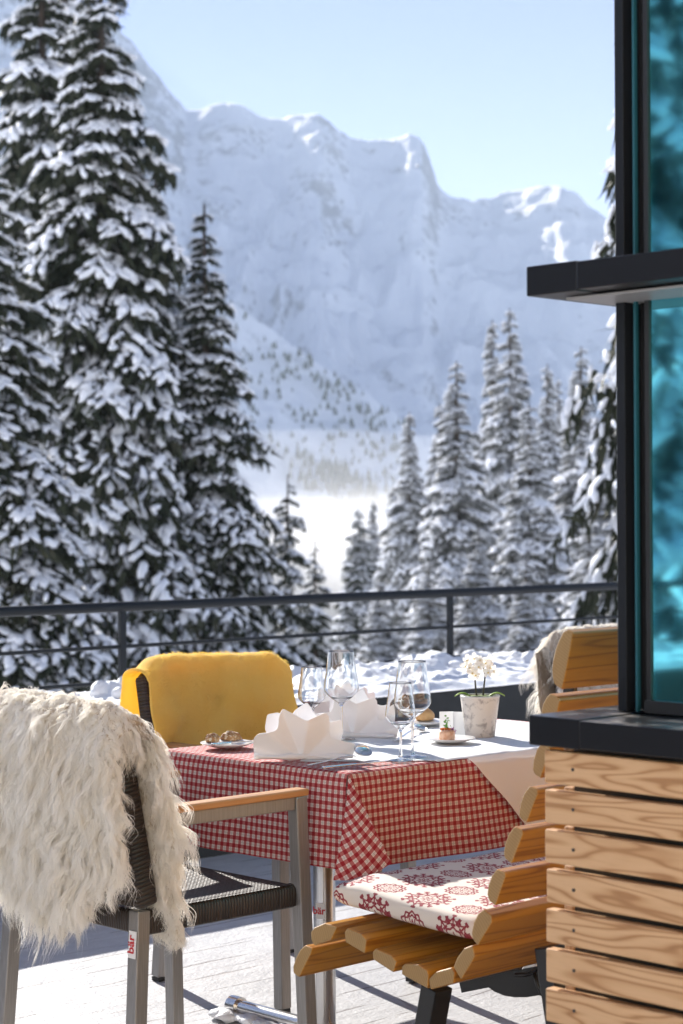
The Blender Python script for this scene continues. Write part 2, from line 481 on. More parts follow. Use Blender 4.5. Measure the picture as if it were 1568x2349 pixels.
# ================================================================== setting
def smooth01(x): x = np.clip(x, 0, 1); return x * x * (3 - 2 * x)
def ground_h(X, Y):
    X, Y = np.asarray(X, float), np.asarray(Y, float)
    wd = -(X * B.x + Y * B.y)                       # distance behind the parapet line is measured along its normal
    r = np.sqrt(X * X + Y * Y)
    z = -2.6 - .086 * np.clip(r - 6, 0, 480)
    z = z + (-0.0) * wd + fbm(X / 14, Y / 14, 0, 3, 5) * .5 * np.clip(r / 60, .2, 2)
    back = -(X * .35 + Y * .94) - 14                # unseen slope added behind the camera, throws sunlight back as fill
    z = z + np.clip(back, 0, 330) * .62 * smooth01(back / 12)
    return z
# ground sheet in polar rings so it is fine near and reaches the horizon
rad = np.concatenate([[0], np.geomspace(3, 9000, 90)]); th = np.linspace(0, 2 * np.pi, 145)
RR, TT = np.meshgrid(rad, th, indexing='ij')
GX, GY = RR * np.sin(TT), RR * np.cos(TT); GZ = ground_h(GX, GY)
i = np.arange(GX.size).reshape(GX.shape)
Fc = np.stack([i[:-1, :-1], i[:-1, 1:], i[1:, 1:], i[1:, :-1]], -1).reshape(-1, 4)
struct(mesh_np('ground', np.stack([GX, GY, GZ], -1).reshape(-1, 3), Fc, GSN))

def ridge(name, pts, r0, r1, r2, zb, mat, nx, x0, x1, amp, seed, prof=1.0, rvar=None):
    px = np.linspace(x0, x1, nx)
    py = np.interp(px, [p[0] for p in pts], [p[1] for p in pts])
    py = py + fbm(px / 55, px * 0, 0, 3, seed) * 5
    az = np.arctan((px - W0 / 2) / F)
    ts = np.concatenate([np.linspace(0, 1, 170), 1 + np.linspace(.03, 1, 18)])
    T, AZ = np.meshgrid(ts, az, indexing='ij'); PY = np.broadcast_to(py, T.shape); PX = np.broadcast_to(px, T.shape)
    r1v = r1 + (fbm(PX / 300, PX * 0, 0, 3, seed + 9) * (r1 - r0) * .05)
    r = np.where(T <= 1, r0 + (r1v - r0) * T, r1v + (r2 - r1) * (T - 1))
    zt = EYE.z + (1199 - PY) / F * r1v
    base = zb + (zt - zb) * np.clip(T, 0, 1) ** prof - np.clip(T - 1, 0, 1) * (zt - zb) * .9
    X, Y = r * np.sin(AZ), r * np.cos(AZ)
    k = 1 / (r1 * .055)
    gul = 1 - np.abs(fbm(PX / 190 - T * 1.6 + fbm(X * k * .4, Y * k * .4, 0, 3, seed + 3) * 1.0, T * 2.6 + PX / 400, 0, 5, seed + 1, .55))
    rgh = fbm(X * k * 2, Y * k * 2, base * k * 2, 7, seed + 2, .62)
    env = np.sin(np.clip(T, 0, 1) * np.pi) ** .7
    zz = base + (gul - .75) * amp * .7 * env + rgh * amp * .42 * (env + .30 * (T > .9))
    rj = r + rgh * amp * .3 * env
    V = np.stack([rj * np.sin(AZ), rj * np.cos(AZ), zz], -1).reshape(-1, 3)
    i = np.arange(T.size).reshape(T.shape)
    Fc = np.stack([i[:-1, :-1], i[:-1, 1:], i[1:, 1:], i[1:, :-1]], -1).reshape(-1, 4)
    return struct(mesh_np(name, V, Fc, mat)), (px, py)

RIDGE = [(-900, -350), (-300, -150), (60, -70), (200, 20), (275, 66), (310, 95), (345, 150), (400, 218), (432, 248), (470, 243), (512, 234), (560, 240),
         (600, 266), (650, 273), (690, 262), (735, 258), (770, 284), (812, 322), (850, 334), (905, 330), (945, 313), (972, 326),
         (990, 372), (1008, 428), (1030, 456), (1080, 464), (1125, 462), (1180, 442), (1240, 432), (1290, 436), (1340, 466),
         (1372, 490), (1450, 560), (1600, 640), (1900, 700), (2600, 820)]
ridge('mountain', RIDGE, 1100, 1750, 2500, -45, MOUNT, 640, -900, 2600, 26, 3, 1.12)
SPUR = [(-900, 150), (200, 480), (450, 640), (560, 715), (650, 775), (750, 845), (850, 905), (920, 958), (980, 1030), (1060, 1130), (1150, 1215), (1300, 1260)]
_, (sx, sy) = ridge('hillside', SPUR, 720, 980, 1300, -45, HILL, 240, -700, 1300, 9, 17, 1.0)

# snowed-in scrub and forest on the spur: uncountable specks, one object
def cones(n, seed):
    q = np.random.RandomState(seed); V = []; Fc = []
    for i in range(n):
        low = i < n * .28
        if low:
            x = q.normal(790, 60); t = q.uniform(.47, .60); s = q.uniform(3, 5.5)
        else:
            x = q.uniform(480, 930); t = q.uniform(.45, 1.0) ** .8; s = q.uniform(1.0, 2.6) * (.6 + .7 * t)
        az = math.atan((x - W0 / 2) / F); r = 720 + 260 * t
        ys = np.interp(x, sx, sy); zt = EYE.z + (1199 - ys) / F * 980; z = -45 + (zt + 45) * t
        c = Vector((r * math.sin(az), r * math.cos(az), z - 1.5)); b = len(V); w = s * (.30 if low else .5)
        for k in range(5):
            a = k * 1.2566 + q.uniform(0, 1); V.append(c + Vector((math.cos(a) * w, math.sin(a) * w, 0)))
        V.append(c + Vector((q.uniform(-.2, .2), 0, s + 1.5)))
        Fc += [(b + k, b + (k + 1) % 5, b + 5) for k in range(5)]
    return V, Fc
V, Fc = cones(400, 5)
o = mesh_np('far_forest', np.array([tuple(v) for v in V]), Fc, NEEDLE, smooth=False)
o['kind'] = 'stuff'; o['label'] = 'dark specks of scrub and distant conifers on the snowy slope above the mist'

# ------------------------------------------------------------------ trees
def ico():
    import bmesh
    bm = bmesh.new(); bmesh.ops.create_icosphere(bm, subdivisions=2, radius=1)
    V = np.array([v.co[:] for v in bm.verts]); Fc = np.array([[v.index for v in f.verts] for f in bm.faces]); bm.free(); return V, Fc
IV, IF = ico()
g_ = (1 + 5 ** .5) / 2
import bmesh as _bm
_b = _bm.new(); _bm.ops.create_icosphere(_b, subdivisions=1, radius=1)
JV = np.array([v.co[:] for v in _b.verts]); JF = np.array([[v.index for v in f.verts] for f in _b.faces]); _b.free()

def make_tree(name, H, Rb, seed, nb, snow=1.0, gap=0.0, shape=.85, pad=1.0, fleck=.5, frost=False):
    """base at the origin; Rb crown radius near the foot"""
    q = np.random.RandomState(seed)
    root = bpy.data.objects.new(name, None); COL.objects.link(root)
    tr = MB(); hs = [0, .15, .35, .6, .85, 1.0]
    tr.tube([(q.uniform(-.03, .03) * H * .03, q.uniform(-.03, .03) * H * .03, H * h) for h in hs], [H * .014 * (1 - h) + .015 for h in hs], 8)
    tr.build('trunk', BARK, root, smooth=True, fix=False)
    # branches
    u = (np.arange(nb) + q.rand(nb)) / nb
    hz = 1 - u ** .75                              # denser low down in absolute count
    hz = np.clip(.03 + .965 * hz, 0, .995)
    az = q.rand(nb) * 2 * np.pi
    lob = 1 + .22 * np.sin(az * 2 + seed) * np.sin(hz * 9 + seed) + .16 * vnoise(np.cos(az) * 1.5, np.sin(az) * 1.5, hz * 10, seed)
    Rz = Rb * (1 - hz) ** shape * lob + .05
    L = Rz * np.clip(q.normal(.88, .20, nb), .4, 1.35); tsz = np.clip(L / (.055 * H * .8), .30, 1.0)
    keep = q.rand(nb) > gap * (vnoise(np.cos(az) * 2, np.sin(az) * 2, hz * 14, seed + 5) * .5 + .5) * 2
    hz, az, L, tsz = hz[keep], az[keep], L[keep], tsz[keep]; nb = len(L)
    out = np.stack([np.cos(az), np.sin(az), 0 * az], -1); sid = np.stack([-np.sin(az), np.cos(az), 0 * az], -1)
    e0 = .55 * (hz ** 3) - .22 + q.uniform(-.12, .12, nb)       # slope at the stem
    dr = .75 * (1 - hz) + .15 + q.uniform(0, .25, nb)             # droop
    def bp(s):                                    # s (nb,) -> points
        return out * (L * s)[:, None] + np.stack([0 * s, 0 * s, hz * H + L * (e0 * s - dr * s * s * .9)], -1)
    V = []; Fc = []; nv = 0
    SV = []; SF = []; ns = 0
    # limb sticks
    NT = 9
    for k in range(NT):
        s = (k + .6) / NT + q.uniform(-.04, .04, nb); s = np.clip(s, .1, 1.02)
        P = bp(s); P2 = bp(np.clip(s + .05, 0, 1.1)); T = P2 - P; T /= np.linalg.norm(T, axis=1)[:, None]
        for sd in (-1, 1):
            tl = L * (.16 + .34 * np.sin(np.clip(s, 0, 1) * np.pi) ** .8 * (1 - .35 * s)) * q.uniform(.7, 1.2, nb) + .10
            d = T * q.uniform(.5, .9, nb)[:, None] + sid * (sd * q.uniform(.6, 1, nb))[:, None] + np.array([0, 0, -1]) * q.uniform(.25, .75, nb)[:, None]
            d /= np.linalg.norm(d, axis=1)[:, None]
            for rep in range(3):
                mk = np.nonzero(q.rand(nb) < fleck * (.45 + .55 * s))[0]; n = len(mk)
                if not n: continue
                a = q.uniform(.15, 1.0, n); sc = H / 14
                c = P[mk] + d[mk] * (tl[mk] * a)[:, None] + np.array([0, 0, 1]) * (.035 * sc) + out[mk] * (.03 * sc)
                la = q.uniform(.05, .14, n) * sc * tsz[mk]; lb = la * q.uniform(.28, .5, n); lc = lb * q.uniform(.45, .8, n)
                t_ = d[mk] + q.randn(n, 3) * .25; t_ /= np.linalg.norm(t_, axis=1)[:, None]
                b_ = np.cross(np.array([0, 0, 1.0]) + out[mk] * .3, t_); b_ /= np.linalg.norm(b_, axis=1)[:, None]; n_ = np.cross(t_, b_)
                W = c[:, None] + t_[:, None] * (JV[None, :, 0] * la[:, None])[..., None] + b_[:, None] * (JV[None, :, 1] * lb[:, None])[..., None] + n_[:, None] * (JV[None, :, 2] * lc[:, None] * (1 + .5 * q.rand(n, len(JV))))[..., None]
                SV.append(W.reshape(-1, 3)); SF.append((JF[None] + (ns + np.arange(n) * len(JV))[:, None, None]).reshape(-1, 3)); ns += n * len(JV)
            NS = 6
            for j in range(NS):                   # hanging tufts
                a = (j + .5) / NS
                c = P + d * (tl * a)[:, None] + np.array([0, 0, -1]) * (tl * a * a * .25)[:, None]
                w = (.026 + .024 * q.rand(nb)) * H / 14 * tsz; h = (.09 + .11 * q.rand(nb)) * H / 14 * tsz
                e1 = q.randn(nb, 3); e1 /= np.linalg.norm(e1, axis=1)[:, None]
                e2 = np.array([0, 0, -1.0]) * .8 + d * .6 + q.randn(nb, 3) * .35; e2 /= np.linalg.norm(e2, axis=1)[:, None]
                tri = np.stack([c - e1 * w[:, None], c + e1 * w[:, None], c + e2 * h[:, None] * 1.5, c - e2 * h[:, None] * .4 + d * w[:, None]], 1)
                V.append(tri.reshape(-1, 3)); b = nv + np.arange(nb) * 4
                Fc.append(np.stack([b, b + 1, b + 2], -1)); Fc.append(np.stack([b, b + 3, b + 1], -1)); nv += nb * 4
    mesh_np('crown', np.concatenate(V), np.concatenate(Fc), FROST if frost else NEEDLE, root, smooth=False)
    # snow pads lying along the boughs
    npad = 15
    for k in range(npad):
        s = (k + .7) / npad + q.uniform(-.08, .08, nb)
        s = np.clip(s, .12, 1.0)
        P = bp(s) + sid * (L * q.uniform(-.20, .20, nb) * np.sin(s * 3.0))[:, None]
        P2 = bp(s + .06); P1 = bp(s); T = P2 - P1; T /= np.linalg.norm(T, axis=1)[:, None]
        N = np.cross(sid, T); N /= np.linalg.norm(N, axis=1)[:, None]; N *= np.sign(N[:, 2:3] + 1e-6)
        m_ = q.rand(nb) < snow * (.35 + .65 * s) * .95
        idx = np.nonzero(m_)[0]; n = len(idx)
        if not n: continue
        sc = H / 14
        la = (.05 + .13 * q.rand(n) ** 1.6) * np.clip(L[idx] / 1.0, .25, 1.4) * sc * pad; lb = la * q.uniform(.30, .6, n); lc = lb * q.uniform(.35, .65, n)
        yaw = q.uniform(-.9, .9, n)
        t_ = T[idx] * np.cos(yaw)[:, None] + sid[idx] * np.sin(yaw)[:, None]; b_ = np.cross(N[idx], t_)
        t_ = t_ + np.array([0, 0, -.35]) * np.abs(np.sin(yaw))[:, None]
        defo = 1 + .28 * vnoise(IV[None, :, 0] * 1.7 + idx[:, None] * 3.1, IV[None, :, 1] * 1.7 + k * 7.7, IV[None, :, 2] * 1.7 + seed, 3)
        loc = IV[None] * defo[..., None]
        loc = loc * 1.0
        # sag the ends of the pad
        z = loc[..., 2] * lc[:, None] - (loc[..., 0] ** 2) * la[:, None] * .30
        W = P[idx][:, None] + t_[:, None] * (loc[..., 0] * la[:, None])[..., None] + b_[:, None] * (loc[..., 1] * lb[:, None])[..., None] + N[idx][:, None] * (z + lc[:, None] * .8)[..., None]
        SV.append(W.reshape(-1, 3)); SF.append((IF[None] + (ns + np.arange(n) * len(IV))[:, None, None]).reshape(-1, 3)); ns += n * len(IV)
    mesh_np('branch_snow', np.concatenate(SV), np.concatenate(SF), TSNOW, root, smooth=True)
    root['H'] = H; root['Rb'] = Rb
    return root

K = {}
K['big'] = make_tree('spruce_tree', 16, 2.35, 21, 680, .72, .15, 1.0, .72, .70)
K['big2'] = make_tree('spruce_tree', 16, 2.2, 48, 640, .72, .30, .95, .72, .70)
K['thin'] = make_tree('spruce_tree', 13, 1.55, 33, 620, .70, .12, .92, .8, .60)
K['nar'] = make_tree('spruce_tree', 12, 1.5, 77, 560, 1.3, .10, 1.15, 1.0, .85, True)
K['nar2'] = make_tree('spruce_tree', 12, 1.65, 91, 560, 1.3, .15, 1.1, 1.0, .85, True)
K['bare'] = make_tree('spruce_tree', 11, 1.2, 62, 230, .6, .4, .7, .8, .6)
used = set()
def tree(kind, x, y, d, R_, rz, label, grp, zb=None):
    """tip seen at (x,y) of the photograph, d metres off, crown radius R_ m"""
    tip = at_d(x, y, d)
    zb = float(ground_h(tip.x, tip.y)) - .2 if zb is None else zb
    base = Vector((tip.x, tip.y, zb)); src = K[kind]
    h = (tip.z - zb) / src['H']; w = R_ / src['Rb']
    if kind in used: o = dup(src, base, rz, scale=(w, w, h))
    else:
        used.add(kind); o = src; o.location = base; o.rotation_euler = (0, 0, rz); o.scale = (w, w, h)
    tag(o, label, 'tree', grp)
    return o
GL, GR = 'tall dark spruces left of the valley', 'snow-laden spruces right of the valley'
tree('big', 232, -230, 33, 3.05, 0.3, 'tallest spruce, its top cut off by the frame, behind the left railing post', GL)
tree('big2', 95, -330, 39, 3.2, 2.0, 'very tall dark spruce behind the tallest one, nearer the left edge', GL)
tree('big', 150, -160, 46, 3.6, 3.3, 'farther dark spruce filling the gap between the two tallest ones', GL)
tree('big2', -35, 300, 27, 2.5, 4.1, 'snowy spruce cut by the left edge of the picture', GL)
tree('thin', 355, 372, 35, 1.7, 1.0, 'spruce whose thin tip pokes out just right of the tallest spruce', GL)
tree('thin', 470, 468, 33.5, 1.95, 2.6, 'slender spruce at the right end of the tall dark group, bare twigs low down', GL)
tree('bare', 660, 1088, 46, 1.15, .4, 'sparse small spruce standing alone before the bright mist', 'small spruces in the gap')
tree('bare', 723, 1240, 50, .95, 2.2, 'smallest pointed spruce in the gap, beside the sparse one', 'small spruces in the gap')
RT = [('nar', 940, 945, 74, 1.75, 'slim spruce at the left end of the right-hand group'),
      ('nar2', 1047, 828, 66, 2.3, 'broad snowy spruce with a long bare-looking spire behind the wine glasses'),
      ('nar', 1010, 925, 75, 1.9, 'spruce half hidden behind the broad one with the long spire'),
      ('nar2', 1170, 708, 72, 2.3, 'highest-reaching spruce of the right-hand group'),
      ('nar', 1130, 733, 74, 1.7, 'spruce with a second tip just left of the highest one'),
      ('nar', 1214, 925, 60, 2.0, 'densely snowed spruce standing in front of the highest one'),
      ('nar', 1256, 835, 80, 1.8, 'thin-topped spruce between the dense one and the one near the building'),
      ('nar2', 1280, 868, 84, 1.7, 'spruce barely showing behind the thin-topped one'),
      ('nar2', 1332, 795, 66, 2.2, 'pointed spruce near the upper ledge of the building'),
      ('nar', 1415, 950, 52, 2.2, 'spruce partly behind the dark window post'),
      ('thin', 823, 1165, 84, 1.7, 'first small spruce at the mist edge, right of the gap'),
      ('nar', 857, 1150, 88, 1.5, 'dark-cored small spruce second from the mist'),
      ('nar', 905, 1118, 78, 1.8, 'small spruce third from the mist, below the slim one'),
      ('nar2', 1100, 1210, 50, 1.5, 'young spruce low behind the right railing post'),
      ('nar', 1208, 1285, 44, 1.3, 'young spruce low in front of the dense snowed one'),
      ('nar2', 1350, 1230, 46, 1.6, 'young spruce low beside the building, above the bench back'),
      ('nar2', 985, 1290, 56, 1.5, 'young spruce low beneath the broad one with the long spire'),
      ('nar', 870, 1330, 60, 1.4, 'lowest young spruce showing through the rails below the mist edge')]
for j, (k, x, y, d, r_, lb) in enumerate(RT): tree(k, x, y, d, r_ * 1.35, j * 1.7, lb, GR)
tree('big', 1588, -1000, 24, 2.25, 0.9, 'big spruce behind the glass corner, branches peeping out past the post', GR)
# trees beside the terrace, seen mirrored in the tinted window
for j, (x, y, h_, rr) in enumerate([(-17, -3.5, 1.05, 1.5), (-20, 1.5, 1.2, 1.6), (-15, -8, .9, 1.4), (-24, -6, 1.3, 1.8), (-22, 6, 1.2, 1.6), (-12, -12.5, .8, 1.3)]):
    o = dup(K['nar'] if j % 2 else K['nar2'], (x, y, float(ground_h(x, y))), j * 1.3, scale=(rr * 1.5, rr * 1.5, h_ * 1.4))
    tag(o, 'snowy spruce beside the terrace, seen only mirrored in the blue window', 'tree', 'spruces mirrored in the window')

# ------------------------------------------------------------------ terrace floor, parapet, railing
O = Vector((0, 0, 0))
wall0 = on_z(441, 1973, 0.0)                       # a point on the foot of the parapet
wb = wall0.dot(B)                                  # its distance along B
def AB(a, b, z=0.0): return A * a + B * b + Z * z
# floor
def ff(U, V):
    a = -9 + U * 26; b = -7 + V * (wb + 7)
    X = a * A.x + b * B.x; Y = a * A.y + b * B.y
    Zz = fbm(X * 1.3, Y * 1.3, 0, 3, 8) * .004 + fbm(X * 9, Y * 9, 0, 2, 9) * .002
    return X, Y, Zz
struct(grid('terrace_floor', ff, 260, 130, DECK, uvfn=lambda U, V: (-9 + U * 26, -7 + V * (wb + 7))))
TOP = .575; WD = .98
pw = thing('parapet_wall', 'low dark grey terrace parapet carrying a bank of snow and the railing', 'wall', AB(0, wb))
def aobj(name, mb, mat, parent, **kw):
    """geometry given in world space, parented to an empty"""
    o = mb.build(name, mat, None, **kw); o.parent = parent
    bpy.context.view_layer.update()
    o.matrix_parent_inverse = parent.matrix_world.inverted(); return o
def atp(o, parent):
    o.parent = parent; bpy.context.view_layer.update(); o.matrix_parent_inverse = parent.matrix_world.inverted(); return o
m_ = MB(); m_.box(AB(4, wb + WD / 2 + .012, TOP / 2 - 1.5), (26, WD, TOP + 3), (A, B, Z))
aobj('core', m_, FASC, pw)
m_ = MB()
for k in range(-3, 6): m_.box(AB(k * 2.9 + 1.2, wb + .004, TOP * .5 + .17), (2.888, .016, .232), (A, B, Z)); m_.box(AB(k * 2.9 + 1.2, wb + .004, .165), (2.888, .016, .315), (A, B, Z))
aobj('fascia_panel', m_, FASC, pw, bevel=.002)
# snow heap on the parapet
def sf(U, V):
    a = -7 + U * 22; b = wb - .01 + V * (WD + .06)
    X = a * A.x + b * B.x; Y = a * A.y + b * B.y
    lip = smooth01(V / .10) * smooth01((1 - V) / .12)
    ridge_ = np.exp(-((V - .72) / .22) ** 2) * (.018 + .022 * vnoise(a * 1.1, 0, 0, 4)) + .028
    lump = np.clip(fbm(a * 4.2, b * 4.2, 0, 4, 12, .55), -.4, 1) * .050 * smooth01((V - .3) / .35) + fbm(a * 16, b * 16, 0, 3, 14) * .013
    near = np.exp(-((a - 5.4) / 1.1) ** 2) * .0
    Zz = TOP + (ridge_ + lump + near) * lip + .004
    b2 = b + fbm(a * 3, 0, V * 3, 3, 22) * .012 * (V < .2)
    return a * A.x + b2 * B.x, a * A.y + b2 * B.y, np.maximum(Zz, TOP - .01)
sn = grid('snow_bank', sf, 900, 70, SNOW); sn['kind'] = 'stuff'; sn['label'] = 'lumpy bank of snow lying along the top of the parapet'
# clods
def clods(n, seed):
    q = np.random.RandomState(seed); V = []; Fc = []; k = 0
    for i in range(n):
        a = q.uniform(-6, 14); v = q.uniform(.45, .85) if i % 3 else q.uniform(.1, .4); s = q.uniform(.012, .04) * (1 if i % 3 else .5)
        if i < 14: a = q.uniform(.4, 1.5) - .2 + (wb * 0) + AOFF; v = q.uniform(.5, .8); s = q.uniform(.035, .06)
        b = wb + v * WD; z = TOP + .035 * math.exp(-((v - .72) / .25) ** 2) + s * .3 + .01
        d = 1 + .35 * vnoise(IV[:, 0] * 1.6 + i * 5, IV[:, 1] * 1.6, IV[:, 2] * 1.6, seed)
        P = IV * d[:, None] * s * np.array([1, 1, .8]); c = AB(a, b, z)
        V.append(P + np.array(c[:])); Fc.append(IF + k); k += len(IV)
    return np.concatenate(V), np.concatenate(Fc)
AOFF = on_z(215, 1590, TOP).dot(A) - .6
V, Fc = clods(170, 4)
o = mesh_np('snow_clods', V, Fc, SNOW, smooth=True); o['kind'] = 'stuff'; o['label'] = 'broken clods of snow lying on the bank along the parapet'

rl = thing('railing', 'dark metal railing with a thick top rail and two thin rails above the snow', 'railing', AB(0, wb + WD))
rb = wb + WD * .93
# heights from the photograph at x = 1035
def rz(y): p = None; r = ray(1035, y); t = rb / r.dot(B); return EYE.z + r.z * t
zt, zm, zl = rz(1360), rz(1438), rz(1507)
m_ = MB(); m_.tube([AB(-7, rb, zt), AB(4, rb, zt), AB(15, rb, zt)], .023, 14); aobj('top_rail', m_, DARK, rl, smooth=True, auto=50)
for z in (zm, zl):
    m_ = MB(); m_.tube([AB(-7, rb, z), AB(15, rb, z)], .0092, 10); aobj('rail', m_, DARK, rl, smooth=True, auto=50)
def a_at(x, y):
    r = ray(x, y); t = rb / r.dot(B); return (EYE + r * t).dot(A)
a1, a2 = a_at(281, 1500), a_at(1033, 1450); step = a2 - a1
for k in range(-1, 5):
    a = a1 + k * step
    m_ = MB(); m_.box(AB(a, rb, (zt + TOP) / 2), (.034, .022, zt - TOP - .012), (A, B, Z)); aobj('post', m_, DARK, rl, bevel=.002)
# ================================================================== table
TC = on_z(800, 1774, .737)                          # near corner of the table top
ta, tb = TC.dot(A), TC.dot(B)
TL, TWD, TZ = 1.22, .71, .735
tbl = thing('table', 'dining table on a round chrome pedestal, hidden under the red gingham cloth', 'table', AB(ta + TL / 2, tb + TWD / 2))
m_ = MB(); m_.box(AB(ta + TL / 2, tb + TWD / 2, TZ - .0165), (TL - .006, TWD - .006, .03), (A, B, Z)); aobj('tabletop', m_, plain('table_board', (.30, .29, .27), .5), tbl, bevel=.003)
FT = on_z(540, 2309, .028); FTb = FT.dot(B); FTa = FT.dot(A)
for k, aa in enumerate((FTa, FTa + .82)):
    pb = FTb - .355
    m_ = MB(); m_.tube([AB(aa, pb, .04), AB(aa, pb, TZ - .032)], .0285, 24); po = aobj('pole', m_, STEEL, tbl, smooth=True, auto=50)
    m_ = MB(); m_.tube([AB(aa, FTb - .01, .030), AB(aa, pb - .36, .030)], .020, 16); aobj('foot', m_, STEEL, tbl, smooth=True, auto=50)
    for sgn in (0, -.72):
        m_ = MB(); m_.tube([AB(aa, FTb + sgn + .014 * (1 if sgn == 0 else -1), .030), AB(aa, FTb + sgn - .022 * (1 if sgn == 0 else -1), .030)], .027, 16); aobj('foot_cap', m_, STEEL, tbl, smooth=True, auto=50)
    if k == 0: P0 = AB(aa, pb)
# snow gathered on the foot
q = np.random.RandomState(3); V = []; Fc = []; k = 0
for i in range(26):
    t = i / 25; b = FTb + .02 - t * .42; s = q.uniform(.018, .03)
    P = IV * (1 + .35 * vnoise(IV[:, 0] * 2 + i, IV[:, 1] * 2, IV[:, 2] * 2, 2))[:, None] * s * np.array([1.3, 1.3, .55]) + np.array(AB(FTa - q.uniform(.012, .035), b, .012)[:])
    V.append(P); Fc.append(IF + k); k += len(IV)
o = mesh_np('snow_on_foot', np.concatenate(V), np.concatenate(Fc), SNOW); o['kind'] = 'stuff'; o['label'] = 'crumbs of snow caked along the table foot'

# gingham cloth: top, four drops, folded corners
DROP = .228
cl = thing('tablecloth', 'red and cream gingham tablecloth with a folded flap at its near corner', 'tablecloth', AB(ta + TL / 2, tb + TWD / 2, TZ))
def cl_top(U, V):
    a = ta - .002 + U * (TL + .004); b = tb - .002 + V * (TWD + .004)
    e = np.minimum(np.minimum(a - ta, ta + TL - a), np.minimum(b - tb, tb + TWD - b))
    z = TZ + .0025 - .004 * np.clip(1 - (e + .002) / .008, 0, 1) ** 2 + .0008 * vnoise(a * 14, b * 14, 0, 3)
    return a * A.x + b * B.x, a * A.y + b * B.y, z
def uvtop(U, V): return (U * TL, V * TWD)
atp(grid('top_sheet', cl_top, 160, 100, GING, uvfn=uvtop), cl)
def drop(side):
    L = TWD if side in 'ln' else TL
    def fn(U, V):
        w = (.010 * np.sin(U * L * 13 + 1) + .012 * fbm(U * L * 5, V * .8, 0, 2, ord(side)) + .004) * V ** .8
        w = w + .012 * V + .004 * np.sin(np.clip(V / .12, 0, 1) * np.pi / 2)
        z = TZ - .001 - .006 * (1 - np.cos(np.clip(V / .08, 0, 1) * np.pi / 2)) * 0 - V * DROP + .004 * vnoise(U * L * 3, 0, 0, 8) * V
        if side == 'l': a = ta - .003 - w; b = tb + U * L + (U - .5) * .012 * V
        if side == 'n': a = ta + TL + .003 + w; b = tb + U * L + (U - .5) * .012 * V
        if side == 'r': b = tb - .003 - w; a = ta + U * L + (U - .5) * .012 * V
        if side == 'f': b = tb + TWD + .003 + w; a = ta + U * L + (U - .5) * .012 * V
        return a * A.x + b * B.x, a * A.y + b * B.y, z
    def uv(U, V):
        if side in 'ln': return (-V * DROP, U * L)
        return (U * L, -V * DROP)
    return grid('side_drop', fn, int(L * 110), 26, GING, uvfn=uv)
for s_ in 'lrnf': atp(drop(s_), cl)
# the flap folded over the near corner
c0 = TC + Vector((0, -.004, -.002))
f1, f2, f3 = at_d(765, 2019, 4.485), at_d(842, 2005, 4.47), at_d(899, 1980, 4.53)
f0l = at_d(790, 1880, 4.50)
def flap(U, V):
    # U across (left .. right), V down
    Lx = np.array(c0)[None, None] + (np.array(f1) - np.array(c0))[None, None] * V[..., None]
    Rx = np.array(c0)[None, None] + (np.array(f3) - np.array(c0))[None, None] * V[..., None]
    Rx = Rx + np.array([0.0, -.006, 0]) * (np.sin(V * 3.14))[..., None]
    P = Lx * (1 - U[..., None]) + Rx * U[..., None]
    bul = np.sin(U * np.pi) * V
    P = P + np.array([0, -1, 0]) * (bul * .028)[..., None] + np.array([0, 0, -1]) * (bul * .022 * (V > .9) * 0)[..., None]
    P[..., 2] -= np.sin(U * np.pi) * .010 * V
    P = P + np.array([-.4, 0, 0]) * ((1 - U) * np.sin(V * np.pi) * -.012)[..., None]
    return P[..., 0], P[..., 1], P[..., 2]
def uvflap(U, V):
    ang = R(-27); x = (U - .5) * V * .135 + V * -.004 - .02; y = -V * .24
    return x * math.cos(ang) - y * math.sin(ang), x * math.sin(ang) + y * math.cos(ang)
atp(grid('corner_flap', flap, 24, 44, GING, uvfn=uvflap), cl)
fb = [at_d(855, 1990, 4.56), at_d(876, 1984, 4.55), at_d(878, 2012, 4.54), at_d(866, 2024, 4.53), at_d(842, 2010, 4.53)]
m_ = MB(); m_.add(fb, [(0, 1, 2, 3, 4)], [[(p.x * .8, p.z) for p in fb]]); aobj('fold_tip', m_, GING, cl, fix=False)
# small folds at the three other corners
for (ca, cb, da, db) in ((ta, tb + TWD, -1, 1), (ta + TL, tb + TWD, 1, 1)):
    p = AB(ca, cb, TZ); t = AB(ca + da * .05, cb + db * .05, TZ - .29); l = AB(ca + da * .02, cb - db * .10, TZ - .235); r_ = AB(ca - da * .10, cb + db * .02, TZ - .235)
    l2 = AB(ca + da * .018, cb - db * .02, TZ - .01); r2 = AB(ca - da * .02, cb + db * .018, TZ - .01)
    m_ = MB(); m_.add([p, l, t, r_], [(0, 1, 2), (0, 2, 3)], [[(0, 0), (.1, .23), (0, .3)], [(0, 0), (0, .3), (.1, .23)]]); aobj('corner_flap', m_, GING, cl, fix=False)

# white overlay, a square laid corner-wise; its near side hangs over the right edge
OZ = TZ + .0052
E1 = on_z(1128, 1744, OZ); oa0 = E1.dot(A) - ta       # where its edge leaves the table
ov = thing('overlay_cloth', 'plain white overlay laid corner-wise on the gingham and hanging over the bench side', 'tablecloth', AB(ta + TL / 2, tb + TWD / 2, OZ))
